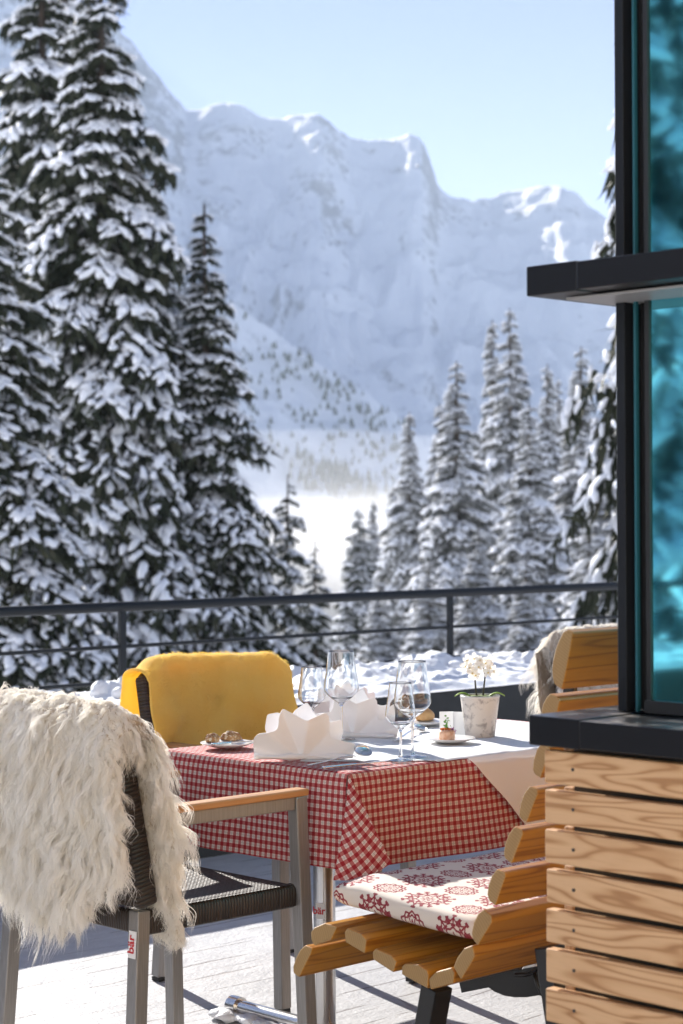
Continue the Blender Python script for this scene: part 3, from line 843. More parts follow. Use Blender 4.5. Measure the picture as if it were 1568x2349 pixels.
# outline on the top: half-plane test on a fine grid
ex = E1.y - .002                                     # near edge of the square runs along world X at this depth
xl = on_z(690, 1744, OZ).x
def ov_top(U, V):
    # rows start on the diagonal edge and run to the far end
    b = tb - .003 + V * (TWD + .006)
    # point on near edge y=ex: a*A.y+b*B.y=ex
    a_start = np.maximum((ex - b * B.y) / A.y, (xl - b * B.x) / A.x)
    a_end = ta + TL - .05
    a = a_start + U * (a_end - a_start)
    z = OZ + .0016 * fbm(a * 16, b * 16, 0, 2, 6) + .0016 * np.clip(np.sin(a * 42 + b * 11) - .5, 0, 1) * smooth01(fbm(a * 4, b * 4, 0, 2, 7) * 3)
    e = np.minimum(b - tb, tb + TWD - b); z = z - .004 * np.clip(1 - (e + .003) / .008, 0, 1) ** 2
    return a * A.x + b * B.x, a * A.y + b * B.y, z
o = grid('top_sheet', ov_top, 200, 110, WHITE); atp(o, ov)
def ov_side(U, V):
    a = ta + oa0 + U * (TL - .05 - oa0)
    d = np.minimum((a - ta - oa0) * 1.0, .36) * V
    w = .006 + .020 * np.clip(d / .2, 0, 1) + (.012 * np.sin(a * 15) + .010 * np.sin(a * 37 + 1)) * np.clip(d / .2, 0, 1.5) + .004 * np.clip(d / .01, 0, 1)
    b = tb - .006 - w - .010 * np.clip(d / .02, 0, 1)
    return a * A.x + b * B.x, a * A.y + b * B.y, OZ - .001 - d
o = grid('hanging_side', ov_side, 90, 40, WHITE); atp(o, ov)

# ================================================================== armchairs
def chair(name, label, group, loc, rz):
    t = thing(name, label, 'armchair', (0, 0, 0), 0, group)
    w, d = .235, .225                                # half spacing of the legs
    LG = .034
    for sx in (-1, 1):
        m_ = MB(); m_.bar((sx * (w + .012), d + .036, .012), (sx * w, d + .012, .655), LG, LG, side=(1, 0, 0)); m_.build('leg', ALU, t, bevel=.003)
        m_ = MB(); m_.bar((sx * (w + .014), -d - .030, .012), (sx * w, -d, .455), LG, LG, side=(1, 0, 0)); m_.build('leg', ALU, t, bevel=.003)
        m_ = MB(); m_.bar((sx * (w + .012), d + .036, 0), (sx * (w + .012), d + .036, .0115), LG - .004, LG - .004, side=(1, 0, 0)); m_.build('foot_glide', RUBBER, t)
        m_ = MB(); m_.bar((sx * (w + .014), -d - .030, 0), (sx * (w + .014), -d - .030, .0115), LG - .004, LG - .004, side=(1, 0, 0)); m_.build('foot_glide', RUBBER, t)
        m_ = MB(); m_.bar((sx * w, d - .006, .640), (sx * w, -d - .02, .640), .026, .030, side=(1, 0, 0)); m_.build('arm_rail', ALU, t, bevel=.002)
        m_ = MB(); m_.bar((sx * w, d + .032, .6635), (sx * w, -d - .030, .6635), .042, .0165, side=(1, 0, 0)); m_.build('armrest', TEAK, t, bevel=.004)
    # seat: woven slab, slightly dished, wrapped rim
    def seat(U, V):
        x = (U - .5) * 2 * (w + .012); y = -d - .006 + V * (2 * d - .010)
        z = .452 - .010 * np.sin(U * np.pi) * np.sin(V * np.pi) + .002
        return x, y, z
    s_ = grid('seat', seat, 24, 24, WICK, t, uvfn=lambda U, V: (U * .49, V * .46))
    rim = MB()
    x0, x1, y0, y1 = -w + .0175, w - .0175, -d + .018, d - .024
    def rimseg(p, q_, n):
        p, q_ = Vector(p), Vector(q_); L = (q_ - p).length; n = Vector(n)
        prof = [(0, .454), (.010, .452), (.018, .444), (.020, .430), (.018, .404), (.006, .398), (-.02, .398)]
        V = []; Fc = []; UV = []
        for i, (o_, z) in enumerate(prof): V += [p + n * o_ + Z * z, q_ + n * o_ + Z * z]
        for i in range(len(prof) - 1): Fc.append((2 * i, 2 * i + 1, 2 * i + 3, 2 * i + 2)); UV.append([(prof[i][1], 0), (prof[i][1], L), (prof[i + 1][1], L), (prof[i + 1][1], 0)])
        rim.add(V, Fc, UV)
    rimseg((x0, y1, 0), (x1, y1, 0), (0, 1, 0)); rimseg((x1, y0, 0), (x0, y0, 0), (0, -1, 0))
    rimseg((w - .006, y1 + .02, 0), (w - .006, y0 - .02, 0), (1, 0, 0)); rimseg((-w + .006, y0 - .02, 0), (-w + .006, y1 + .02, 0), (-1, 0, 0))
    rim.build('seat_rim', WICKW, t, smooth=True)
    # back: woven shell round the rear legs
    zb, zt_ = .468, .852
    def yb(z): return -d - .002 - (z - .46) * .20
    def back(U, V):
        # closed loop section, U round, V up
        ang = U * 2 * np.pi; hw = .262; th = .024
        ca, sa = np.cos(ang), np.sin(ang)
        x = hw * np.sign(ca) * np.abs(ca) ** .22; y_ = th * np.sign(sa) * np.abs(sa) ** .35
        z = zb + V * (zt_ - zb) + (0) ; bow = -.018 * (1 - (x / hw) ** 2)
        z = z + .012 * (1 - (x / hw) ** 2) * V
        return x, y_ + (-d - .002 - (z - .46) * .20) + bow, z
    g = grid('backrest', back, 96, 30, WICK, t, uvfn=lambda U, V: (U * 1.15, V * .42))
    def cap(U, V):
        x = (U - .5) * .525; s2 = np.sin(V * np.pi); z = zt_ + .012 * (1 - (x / .262) ** 2) + s2 * .012; y = -d - .002 - (z - .46) * .20 + (V - .5) * .048 - .018 * (1 - (x / .262) ** 2)
        return x, y, z
    grid('back_cap', cap, 30, 8, WICKW, t, uvfn=lambda U, V: (V * .05, U * .52))
    for sx in (-1, 1):
        m_ = MB(); m_.bar((sx * .262, yb(zb) - .0, zb), (sx * .262, yb(zt_), zt_ + .004), .030, .052, side=(1, 0, 0))
        m_.build('edge_wrap', WICKU, t, bevel=.010)
    t.location = loc; t.rotation_euler = (0, 0, rz); t.scale = (1.04,) * 3
    return t
def sticker(text, name, par, wdt, hgt, loc, rot, tsz):
    s_ = MB(); s_.box((0, 0, 0), (wdt, .0006, hgt)); o = s_.build(name, plain('sticker_white', (.8, .8, .8), .4), par)
    o.location = loc; o.rotation_euler = rot
    tc = bpy.data.curves.new('lettering', 'FONT'); tc.body = text; tc.size = tsz; tc.align_x = 'CENTER'; tc.align_y = 'CENTER'; tc.extrude = .0002; tc.offset = .0006
    tm = bpy.data.materials.get('sticker_red') or plain('sticker_red', (.55, .02, .03), .4); tc.materials.append(tm)
    tmp = bpy.data.objects.new('tmp', tc); link(tmp); bpy.context.view_layer.update()
    me = bpy.data.meshes.new_from_object(tmp.evaluated_get(bpy.context.evaluated_depsgraph_get())); bpy.data.objects.remove(tmp)
    to = bpy.data.objects.new('lettering', me); link(to, o); to.location = (-.003, -.0009, 0); to.rotation_euler = (R(90), R(-90), 0)
    return o
# near chair: the legs' places are read from the photograph
fr = on_z(672, 2030, .468)                            # near end of the seat's front edge
CS = 1.04; ca = fr.dot(A) - .222 * CS; cb = fr.dot(B) + .235 * CS
chA = chair('armchair', 'dark wicker armchair with teak arms under the long white sheepskin, near side of the table', 'wicker armchairs', AB(ca, cb), ANG_A - math.pi / 2)
sticker('bär', 'label_sticker', chA, .026, .058, (.2400, -.2492, .385), (R(-3.9), 0, 0), .030)
# yellow chair, facing the bench
r1, r2 = on_z(368, 2240, 0), on_z(651, 2189, 0)
yb_ = (r1.dot(B) + r2.dot(B)) / 2 - .28; ya_ = (r1.dot(A) + r2.dot(A)) / 2 
chB = dup(chA, AB(ya_, yb_), ANG_A + math.pi, label='dark wicker armchair draped with the yellow blanket, far side of the table')
# second chair on that side, its corner shows past the bench back
rr = at_d(1243, 1480, 6.95)
chC = dup(chA, AB(rr.dot(A) + .37, rr.dot(B) - .30), ANG_A + math.pi, label='dark wicker armchair whose back corner just shows beside the top bench slat')
for c_ in (chB, chC):
    for ch in list(c_.children):
        if ch.name.startswith('label_sticker'):
            for g in list(ch.children): bpy.data.objects.remove(g)
            bpy.data.objects.remove(ch)
# sticker on the table pole
v_ = (EYE - P0); v_.z = 0; v_.normalize(); aim = math.atan2(v_.y, v_.x) + math.pi / 2
pz = EYE.z + ray(722, 2085).z * (P0.y / ray(722, 2085).y)
st = sticker('bär', 'label_sticker', None, .024, .04, (0, 0, 0), (0, 0, 0), .026)
st.parent = tbl; st.rotation_euler = (0, 0, aim - .38)
for g in st.children: g.rotation_euler = (R(90), 0, 0)
loc = P0 + Z * pz + Vector((math.sin(aim - .38), -math.cos(aim - .38), 0)) * .0295
st.location = loc - Vector(tbl.location)
bpy.context.view_layer.update()

# ================================================================== covers: sheepskins and blanket
def chair_pt(x, y, z): return (x, y, z)
def fur(name, roots, normals, parent, mat, n, L0, seed, clumps, wave=.010, rad=.0007, grav=1.0, nclump_pull=.62, flare=.42, lvar=None):
    """hair strands grown from sampled root points"""
    q = np.random.RandomState(seed)
    ci = q.randint(0, len(roots), clumps); C = roots[ci]; CN = normals[ci]
    ri = q.randint(0, len(roots), n); Rt = roots[ri]; N = normals[ri]
    # nearest clump, in chunks
    near = np.empty(n, int)
    for s in range(0, n, 4000):
        d = ((Rt[s:s + 4000, None] - C[None]) ** 2).sum(-1); d = d + (1 - (N[s:s + 4000, None] * CN[None]).sum(-1)) * .02; near[s:s + 4000] = d.argmin(1)
    cl_ = near; L = L0 * q.uniform(.5, 1.45, clumps)[cl_] * q.uniform(.8, 1.1, n)
    if lvar is not None: L = L * lvar(Rt)
    cdir = q.randn(clumps, 3) * .30
    ph = q.uniform(0, 6.28, (clumps, 2)); fr_ = q.uniform(1.0, 1.9, clumps)
    K_ = 9; ts = np.linspace(0, 1, K_)
    P = np.empty((n, K_, 3)); pv = q.uniform(.35, 1.25, n); pj = q.uniform(0, 6.28, n); sj = q.randn(n, 3)
    down = np.array([0, 0, -1.0])
    nn = CN[cl_] * .55 + N * .45; nn /= np.linalg.norm(nn, axis=1)[:, None] + 1e-9
    dirc = nn * flare + cdir[cl_]
    side = np.cross(nn, down); side /= np.linalg.norm(side, axis=1)[:, None] + 1e-6
    pos = np.zeros((n, 3)); prev = None
    for k, t in enumerate(ts):
        lift = np.sin(min(t * 1.6, 1.2))
        base = dirc * (L * lift * .55)[:, None] + down * (L * (t ** 1.5) * .85 * grav)[:, None]
        pull = (C[cl_] - Rt) * ((t ** .9) * nclump_pull * pv)[:, None]
        wv = side * (np.sin(t * 6.28 * fr_[cl_] + ph[cl_, 0]) * wave * t)[:, None] + nn * (np.cos(t * 6.28 * fr_[cl_] * .9 + ph[cl_, 1]) * wave * .6 * t)[:, None]
        P[:, k] = Rt + base + pull + wv + sj * (np.sin(t * 7 + pj) * wave * .35 * t)[:, None] + sj * (L * .06 * t)[:, None]
    if hasattr(bpy.data, 'hair_curves'):
        hc = bpy.data.hair_curves.new(name); hc.add_curves([K_] * n)
        hc.attributes['position'].data.foreach_set('vector', P.astype(np.float32).ravel())
        at = hc.attributes.get('radius') or hc.attributes.new('radius', 'FLOAT', 'POINT')
        rr_ = np.tile(rad * (1 - .85 * ts ** 2), n) ; at.data.foreach_set('value', rr_.astype(np.float32))
        hc.materials.append(mat); o = bpy.data.objects.new(name, hc); link(o, parent); return o

def furmat(name, c0, c1, patch=None):
    m = Mt(name, .75); c = m.coord('Object'); n = m.noise(c, 11, 4, .6); n2 = m.noise(c, 60, 2)
    col = m.mix(((n - .35) * 2).clamp() * .8, c0, c1)
    if patch:
        x, y, z = m.xyz(c); d = ((x - patch[0]) * (x - patch[0]) + (z - patch[1]) * (z - patch[1]) * 1.0).sqrt()
        f = ((patch[2] - d) * 9 + (n2 - .5) * 1.2).clamp() * .55
        col = m.mix(f, col, (.40, .33, .27))
    m.set('Base Color', col); m.set('Specular IOR Level', .15)
    tr = m.nt.nodes.new('ShaderNodeBsdfTranslucent'); m.nt.links.new(col, tr.inputs[0])
    mx = m.nt.nodes.new('ShaderNodeMixShader'); mx.inputs[0].default_value = .35
    m.nt.links.new(m.b.outputs[0], mx.inputs[1]); m.nt.links.new(tr.outputs[0], mx.inputs[2])
    m.nt.links.new(mx.outputs[0], m.nt.nodes['Material Output'].inputs[0])
    return m.m
FUR = furmat('sheep_wool', (.98, .96, .91), (.90, .84, .73), patch=(-.14, .86, .10))
HIDE = plain('hide', (.52, .44, .34), .9)

def ycen(z): return -.227 - (z - .46) * .20
def sheepskin(par_loc, rz, label, seed, n, small=False):
    """hide in chair space: out/back sheet, over the top, front sheet with a hanging tail"""
    t = thing('sheepskin', label, 'sheepskin', (0, 0, 0), 0, 'sheepskins over chair backs')
    NU, NV = 90, 150
    u = np.linspace(0, 1, NU); v = np.linspace(0, 1, NV)
    U, V = np.meshgrid(u, v, indexing='ij')
    x = -.335 + U * .645
    # lower limit of the outer sheet, and of the inner one, along x
    xo = np.array([-.335, -.27, -.20, -.10, 0.0, .10, .18, .25, .31]); zo = np.array([.76, .68, .60, .50, .455, .455, .48, .54, .60])
    xi = np.array([-.335, -.2, 0, .12, .17, .20, .26, .285]); zi = np.array([.80, .72, .70, .68, .62, .40, .38, .60])
    if small: zo = np.maximum(zo, .56); zi = np.maximum(zi, .66)
    lo = np.interp(x, xo, zo) + .012 * vnoise(x * 22, 0, 0, 3); li = np.interp(x, xi, zi) + .012 * vnoise(x * 20, 0, 4, 3)
    top = .880 + .012 * (1 - (x / .3) ** 2) - .05 * np.clip(np.abs(x) - .262, 0, 1) / .05
    so_, si_ = top - lo, top - li; tot = so_ + si_ + .09
    s = V * tot                                       # length run from the outer foot
    a1_ = np.clip(s / so_, 0, 1); a2_ = np.clip((s - so_) / .09, 0, 1); a3_ = np.clip((s - so_ - .09) / si_, 0, 1)
    z = lo + a1_ * so_ + np.sin(a2_ * np.pi) * .022 - a3_ * si_
    yo = ycen(np.minimum(z, .87)); bow = -.018 * (1 - np.clip(x / .262, -1, 1) ** 2)
    back_hang = ycen(.87) - .035 + .35 * (0)           # hangs plumb from the top
    yout = back_hang * .45 + (yo - .045) * .55 - .012 * np.sin(a1_ * 3) + .012 * fbm(x * 9, z * 9, 0, 2, 4)
    yin = yo + .034 + .035 * smooth01((x - .15) / .1) * .4 + .008 * fbm(x * 9, z * 9, 3, 2, 5) + np.clip(.50 - z, 0, 1) * .10
    y = np.where(s <= so_, yout, np.where(s < so_ + .09, (ycen(.87) - .035) * (1 - a2_) + (ycen(.87) + .034) * a2_, yin)) + bow
    x = x + .02 * smooth01((x - .18) / .1) * (s > so_ + .09)
    P = np.stack([x, y, z], -1)
    i = np.arange(NU * NV).reshape(NU, NV); Fc = np.stack([i[:-1, :-1], i[1:, :-1], i[1:, 1:], i[:-1, 1:]], -1).reshape(-1, 4)
    hd = mesh_np('hide', P.reshape(-1, 3), Fc, HIDE, t)
    du = np.gradient(P, axis=0); dv = np.gradient(P, axis=1); N = np.cross(dv, du); N /= np.linalg.norm(N, axis=2)[..., None] + 1e-9
    # outward: away from the chair back
    sgn = np.where(s <= so_, -1, 1); ok = np.sign(N[..., 1]) * sgn; ok[(s > so_) & (s < so_ + .09)] = np.sign(N[..., 2])[(s > so_) & (s < so_ + .09)]
    N = N * np.where(ok == 0, 1, ok)[..., None]
    # sheet borders lean outwards
    N[:6, :, 0] -= .8; N[-8:, :, 0] += .9
    # area weighted sampling with jitter
    q = np.random.RandomState(seed); M_ = n * 2
    iu = q.rand(M_) * (NU - 1.001); iv = q.rand(M_) * (NV - 1.001); a, b = iu.astype(int), iv.astype(int); fu, fv = (iu - a)[:, None], (iv - b)[:, None]
    RP = P[a, b] * (1 - fu) * (1 - fv) + P[a + 1, b] * fu * (1 - fv) + P[a, b + 1] * (1 - fu) * fv + P[a + 1, b + 1] * fu * fv
    RN = N[a, b]; RN = RN / np.linalg.norm(RN, axis=1)[:, None]
    wgt = tot[a, b]; keep = q.rand(M_) < wgt / wgt.max(); RP, RN = RP[keep], RN[keep]
    fur('wool', RP, RN, t, FUR, n, .072, seed, 5200 if not small else 1200, wave=.010, rad=.00048,
        lvar=lambda r: 1 - .45 * smooth01((.50 - r[:, 2]) / .1) * (r[:, 0] > .17))
    t.location = par_loc; t.rotation_euler = (0, 0, rz); t.scale = (CS,) * 3
    return t
skA = sheepskin(AB(ca, cb), ANG_A - math.pi / 2, 'long shaggy cream sheepskin thrown over the back of the near wicker chair', 5, 150000)
skC = sheepskin(chC.location, ANG_A + math.pi, 'small white sheepskin tuft over the chair back behind the bench top', 9, 14000, small=True)

# yellow blanket
m = Mt('yellow_fleece', .95); c = m.coord(); n = m.noise(c, 7, 4, .6); n2 = m.noise(c, 420, 2)
m.set('Base Color', m.ramp(n, [(.3, (1.0, .74, .17)), (.7, (1.0, .83, .28))])); m.set('Sheen Weight', .6); m.set('Sheen Roughness', .5); m.set('Sheen Tint', (1, .85, .45)); m.bump(n * .6 + n2 * .4, .3, .006)
tr = m.nt.nodes.new('ShaderNodeBsdfTranslucent'); tr.inputs[0].default_value = (1.0, .72, .16, 1)
mx = m.nt.nodes.new('ShaderNodeMixShader'); mx.inputs[0].default_value = .5
m.nt.links.new(m.b.outputs[0], mx.inputs[1]); m.nt.links.new(tr.outputs[0], mx.inputs[2]); m.nt.links.new(mx.outputs[0], m.nt.nodes['Material Output'].inputs[0])
YEL = m.m
bl = thing('blanket', 'bright yellow fleece blanket folded over the back of the far chair', 'blanket', (0, 0, 0))
def blk(U, V):
    # U across, V from the back foot over the top to the front foot; chair space
    x = -.266 + U * .556 + .006 * vnoise(V * 5, 0, 0, 4)
    lb, lf, lt = .34, .34, .11; tot = lb + lf + lt; s = V * tot
    zt2 = .872 + .006 * np.sin(x * 9) - .028 * smooth01((np.abs(x - .004) - .215) / .05)
    a1 = np.clip(s / lb, 0, 1); a2 = np.clip((s - lb) / lt, 0, 1); a3 = np.clip((s - lb - lt) / lf, 0, 1)
    z = zt2 - lb * (1 - a1) + np.sin(a2 * np.pi) * .030 - lf * a3
    yf = ycen(z) + .046 + .010 * np.sin(x * 11 + 1) * a3
    yk = ycen(.872) - .052 - .030 * (1 - a1) + .010 * np.sin(x * 14)
    y = np.where(s < lb, yk, np.where(s < lb + lt, yk + (ycen(.872) + .046 - yk) * (1 - np.cos(a2 * np.pi)) / 2, yf)) - .018 * (1 - np.clip(x / .262, -1, 1) ** 2)
    x = x + (1 - a1) * .012
    w = fbm(x * 7, z * 5, y * 8, 3, 3) * .014 + .007 * np.sin(x * 24 + z * 20 + 2 * np.sin(z * 9)) * (.3 + a3) + .006 * np.clip(np.sin(x * 9 - z * 13), 0, 1) ** 3
    return x, y + w, z + .002 * vnoise(x * 40, 0, 0, 2)
o = grid('fleece', blk, 110, 120, YEL, bl, thick=.008)
bm_ = o.modifiers.new('b', 'BEVEL'); bm_.width = .0035; bm_.segments = 3; bm_.limit_method = 'ANGLE'; bm_.angle_limit = R(50)
bl.location = chB.location; bl.scale = (CS,) * 3; bl.rotation_euler = chB.rotation_euler
# short nap
U, V = np.meshgrid(np.linspace(0, 1, 160), np.linspace(0, 1, 200), indexing='ij'); X, Y, Zz = blk(U, V); P = np.stack([X, Y, Zz], -1)
N = np.cross(np.gradient(P, axis=1), np.gradient(P, axis=0)); N /= np.linalg.norm(N, axis=2)[..., None]
N *= np.where(V < .43, -1, 1)[..., None] * np.where(N[..., 1:2] == 0, 1, np.sign(N[..., 1:2]))
Nn = N.reshape(-1, 3); Pp = P.reshape(-1, 3) + Nn * .006
fur('nap', Pp, Nn, bl, YEL, 26000, .0045, 8, 3000, wave=.001, rad=.0005, grav=.1, nclump_pull=.1, flare=1.2)
# ================================================================== slatted lounge bench
PF = on_z(690, 2190, .375); 
def bp_(x, y, off=0.0): return on_plane(x, y, PF + A * off, A)
def P3(X, Y): return (783.6 + .5003 * X, 1675.7 + .5003 * Y)
def P2(X, Y): return (478.8 + .5003 * X, 1436.3 + .5003 * Y)
def P4(X, Y): return (1197 + .2366 * X, 1420.4 + .2366 * Y)
backs = [
 [(512, 1085), (530, 1040), (560, 1000), (600, 985), (612, 1035), (598, 1062), (548, 1145), (522, 1102)],
 [(595, 930), (605, 880), (625, 840), (650, 820), (688, 850), (690, 880), (625, 988), (605, 965)],
 [(667, 750), (672, 710), (688, 665), (710, 635), (750, 650), (752, 672), (705, 805), (675, 780)],
 [(742, 570), (748, 520), (765, 475), (790, 440), (830, 455), (832, 478), (780, 612), (750, 590)],
 [(812, 385), (818, 340), (835, 290), (860, 255), (898, 268), (900, 292), (848, 425), (820, 405)],
 [(875, 180), (879, 135), (893, 88), (914, 58), (952, 70), (954, 92), (912, 222), (884, 202)]]
bn = thing('slatted_bench', 'curved lounge bench of thick oiled pine slats on black steel legs beside the table', 'bench', (PF.x, PF.y, 0))
LEN = 1.32
def slatobj(name, polys, mat):
    m_ = MB()
    for p in polys: m_.prism(p, A * LEN)
    o = aobj(name, m_, [mat, ENDG], bn, bevel=.0035)
    for f in o.data.polygons:
        if abs(f.normal.dot(A)) > .9: f.material_index = 1
    return o
bpoly = [[bp_(*P3(*p)) for p in s_] for s_ in backs]
def shift(poly, d): return [p + d for p in poly]
st_ = (bpoly[5][0] - bpoly[4][0]); b6 = bpoly[5]
s7 = [bp_(*P4(*p)) for p in [(190, 880), (205, 820), (235, 760), (268, 722), (345, 748), (370, 790), (330, 960), (230, 1010), (196, 960)]]
s8 = [bp_(*P4(*p)) for p in [(292, 470), (300, 400), (325, 290), (360, 200), (402, 118), (440, 104), (497, 128), (470, 290), (430, 500), (388, 688), (312, 632), (295, 560)]]
for pl in bpoly + [s7, s8]: slatobj('back_slat', [pl], PINE)
seats = [[(386, 1562), (400, 1520), (420, 1482), (442, 1463), (475, 1478), (470, 1500), (414, 1612), (388, 1592)],
 [(468, 1402), (482, 1384), (532, 1362), (590, 1380), (560, 1440), (484, 1466), (470, 1440)],
 [(622, 1402), (634, 1385), (700, 1412), (724, 1440), (716, 1503), (626, 1450)],
 [(750, 1496), (763, 1478), (838, 1512), (862, 1540), (846, 1590), (754, 1530)],
 [(885, 1562), (898, 1548), (960, 1552), (1000, 1580), (1008, 1600), (1004, 1664), (884, 1598)],
 [(1008, 1618), (1040, 1586), (1112, 1566), (1128, 1590), (1122, 1640), (1016, 1668)]]
for s_ in seats: slatobj('seat_slat', [[bp_(*P2(*p)) for p in s_]], PINE)
# legs and curved bearer
lt, lb_ = bp_(1003, 2262, .12), bp_(975, 2420, .12)
lb_ = lt + (lb_ - lt) * ((lt.z - .0) / (lt.z - lb_.z))
for off in (0, .95):
    m_ = MB(); m_.bar(lb_ + A * off, lt + A * off, .055, .045, side=A, ); aobj('leg', m_, BLACKM, bn, bevel=.003)
    q1 = bp_(1262, 2170, .12) + A * off; q0 = Vector((q1.x, q1.y, 0)) - B * .09
    m_ = MB(); m_.bar(q0, q1, .055, .040, side=A); aobj('leg', m_, BLACKM, bn, bevel=.003)
    arc = [bp_(*p, .45) + A * off * .6 for p in [(1060, 2262), (1120, 2250), (1180, 2220), (1245, 2120), (1275, 1980), (1295, 1800), (1310, 1560)]]
    m_ = MB()
    for a_, b_ in zip(arc[:-1], arc[1:]): m_.bar(a_, b_ + (b_ - a_) * .04, .012, .030, side=A)
    aobj('bearer', m_, BLACKM, bn)
C4 = lambda X, Y: (877.8 + .2545 * X, 2114.6 + .2545 * Y)
gp = [bp_(*C4(*p), .34) for p in [(860, 520), (930, 575), (1010, 632), (1100, 668), (1190, 682), (1300, 680), (1430, 660), (1500, 560), (1500, 380), (1180, 440)]]
m_ = MB(); m_.prism(gp, A * .01); aobj('side_plate', m_, BLACKM, bn, bevel=.001)
m_ = MB(); cp = [bp_(*C4(*p), .30) for p in [(1480, 290), (1440, 380), (1380, 440), (1310, 475), (1200, 480)]]; m_.tube(cp, .0045, 8); cp = [bp_(*C4(*p), .30) for p in [(1370, 460), (1395, 560), (1430, 640), (1475, 690)]]; m_.tube(cp, .0045, 8)
o = m_.build('power_cord', BLACKM, None, smooth=True); tag(o, 'thin black cord tied under the slatted bench', 'cord')

# cushion: sunlit end towards the camera, long side away
def cush():
    off = .062
    ctl_front = bp_(758, 2028, off); cbl_front = bp_(760, 2072, off); cr_top = bp_(1112, 2112, off); cr_bot = bp_(1095, 2166, off)
    D_ = (cr_bot - cbl_front); wdt = Vector((D_.x, D_.y, 0)).length; ax = Vector((D_.x, D_.y, 0)).normalized()
    T_ = .052; Lc = 1.16
    nu, nw = 46, 110
    V = []; UV = []; Fc = []
    # section: rounded box around; param t over perimeter of (w, h)
    import itertools
    per = []
    n1_, n2_ = 40, 10
    def sup(t):
        c_, s_ = math.cos(t), math.sin(t); e = .30
        return (math.copysign(abs(c_) ** .16, c_), math.copysign(abs(s_) ** .6, s_))
    NT = 120
    sec = [sup(2 * math.pi * k / NT) for k in range(NT)]
    al = [0] + [1 - math.cos(k / 6 * math.pi / 2) for k in range(1, 7)]
    ends = [(.0, .0)] + [(.022 * (1 - math.cos(k / 6 * math.pi / 2)), math.sin(k / 6 * math.pi / 2)) for k in range(1, 7)]
    rows = []
    rows += [(x, sc) for x, sc in ends]
    rows += [(.022 + (Lc - .044) * k / 60, 1) for k in range(1, 61)]
    rows += [(Lc - x, sc) for x, sc in reversed(ends[:-1])]
    base = cbl_front + (cr_bot - cbl_front) * .5
    for r_, (a_, sc) in enumerate(rows):
        for k, (cx, cz) in enumerate(sec):
            wv = cx * (wdt / 2 - .012 + .012 * sc); top = cz > 0
            zz = cz * T_ / 2 * (.45 + .55 * sc) + T_ / 2
            sag = .004 * vnoise(a_ * 9, wv * 9, 0, 2)
            slope = (cr_bot.z - cbl_front.z) * (wv / wdt) 
            p = base + ax * wv + A * a_ + Z * (zz + slope + (float(sag) + .004 * math.sin(a_ * 5)) * (1 if top else .3))
            V.append(p[:])
            # uv: unroll. x along A, y along width (top) or height
            UV.append((a_ + (0 if sc == 1 else -(1 - sc) * .0) + 0, wv))
    n = len(rows)
    for r_ in range(n - 1):
        for k in range(NT):
            k2 = (k + 1) % NT; Fc.append((r_ * NT + k, r_ * NT + k2, (r_ + 1) * NT + k2, (r_ + 1) * NT + k))
    Fc.append(tuple(range(NT - 1, -1, -1))); Fc.append(tuple((n - 1) * NT + k for k in range(NT)))
    me_V = np.array(V)
    o = mesh_np('seat_cushion', me_V, Fc, CUSH, None, True)
    o['ax'] = 0
    # uv by face: end faces use height instead of the run along A
    me = o.data; l = me.uv_layers.new(name='UVMap'); b0 = np.array(base[:]); axn = np.array(ax[:]); An = np.array(A[:])
    co = me_V - b0; w_ = co @ axn; a_ = co @ An; z_ = co[:, 2] - (cr_bot.z - cbl_front.z) * (w_ / wdt)
    uvv = []
    for f in me.polygons:
        for vi in f.vertices:
            # height unrolls into the A axis at the near end: u = a - drop below the top
            u = a_[vi] - (T_ - z_[vi]) * (1.0 if a_[vi] < .05 else 0); uvv += [u, w_[vi]]
    l.data.foreach_set('uv', uvv)
    import bmesh
    bm = bmesh.new(); bm.from_mesh(me); bmesh.ops.recalc_face_normals(bm, faces=bm.faces); bm.to_mesh(me); bm.free()
    return o
# folk rosettes on ecru canvas
m = Mt('rosette_canvas', .85); c = m.coord('UV'); u, v, _ = m.xyz(c)
def ros(cu, cv, px_, py_, Rr, kind, ou, ov):
    x = ((u + ou) / px_).fract() - .5; y = ((v + ov) / py_).fract() - .5
    x = x * px_; y = y * py_
    r = (x * x + y * y).sqrt() / Rr; th = y.atan2(x)
    if kind == 'big':
        mask = ((r - .17 - (th * 8).cos() * .07).abs().lt(.055)).max(r.lt(.06))
        mask = mask.max((r - .40 - (th * 8).cos() * .03).abs().lt(.04))
        mask = mask.max((th * 8).cos().gt(.90) * r.gt(.40) * r.lt(.96))
        mask = mask.max((th * 8 + 3.1416).cos().gt(.2) * (r - .62).abs().lt(.09))
        mask = mask.max(((r - .70 - (th * 16).cos() * .05).abs().lt(.04)))
        mask = mask.max((th * 8).cos().gt(.62) * (r - .90).abs().lt(.055))
        mask = mask.max((th * 8 + 3.1416).cos().gt(.75) * (r - .80).abs().lt(.055))
        mask = mask.max((th * 8).cos().gt(-.1) * (r - .52).abs().lt(.05))
    else:
        mask = (r - .30 - (th * 8).cos() * .16).abs().lt(.07)
        mask = mask.max((r - .62 - (th * 8).cos().abs() * .10).abs().lt(.06)).max((r - .86 - (th * 12).cos() * .06).abs().lt(.065)).max(r.lt(.09))
        mask = mask.max((th * 8 + 3.1416).cos().gt(.8) * r.gt(.35) * r.lt(.7))
    return mask
mk = ros(0, 0, .215, .235, .064, 'big', .058, .085).max(ros(0, 0, .215, .235, .039, 'small', .058, -.035)).max(ros(0, 0, .215, .235, .040, 'small', -.050, .085)).max(ros(0, 0, .215, .235, .062, 'big', -.050, -.035))
wv_ = m.noise(c, 500, 2); inkn = m.noise(c, 160, 3)
ink = mk * (.80 + inkn * .3)
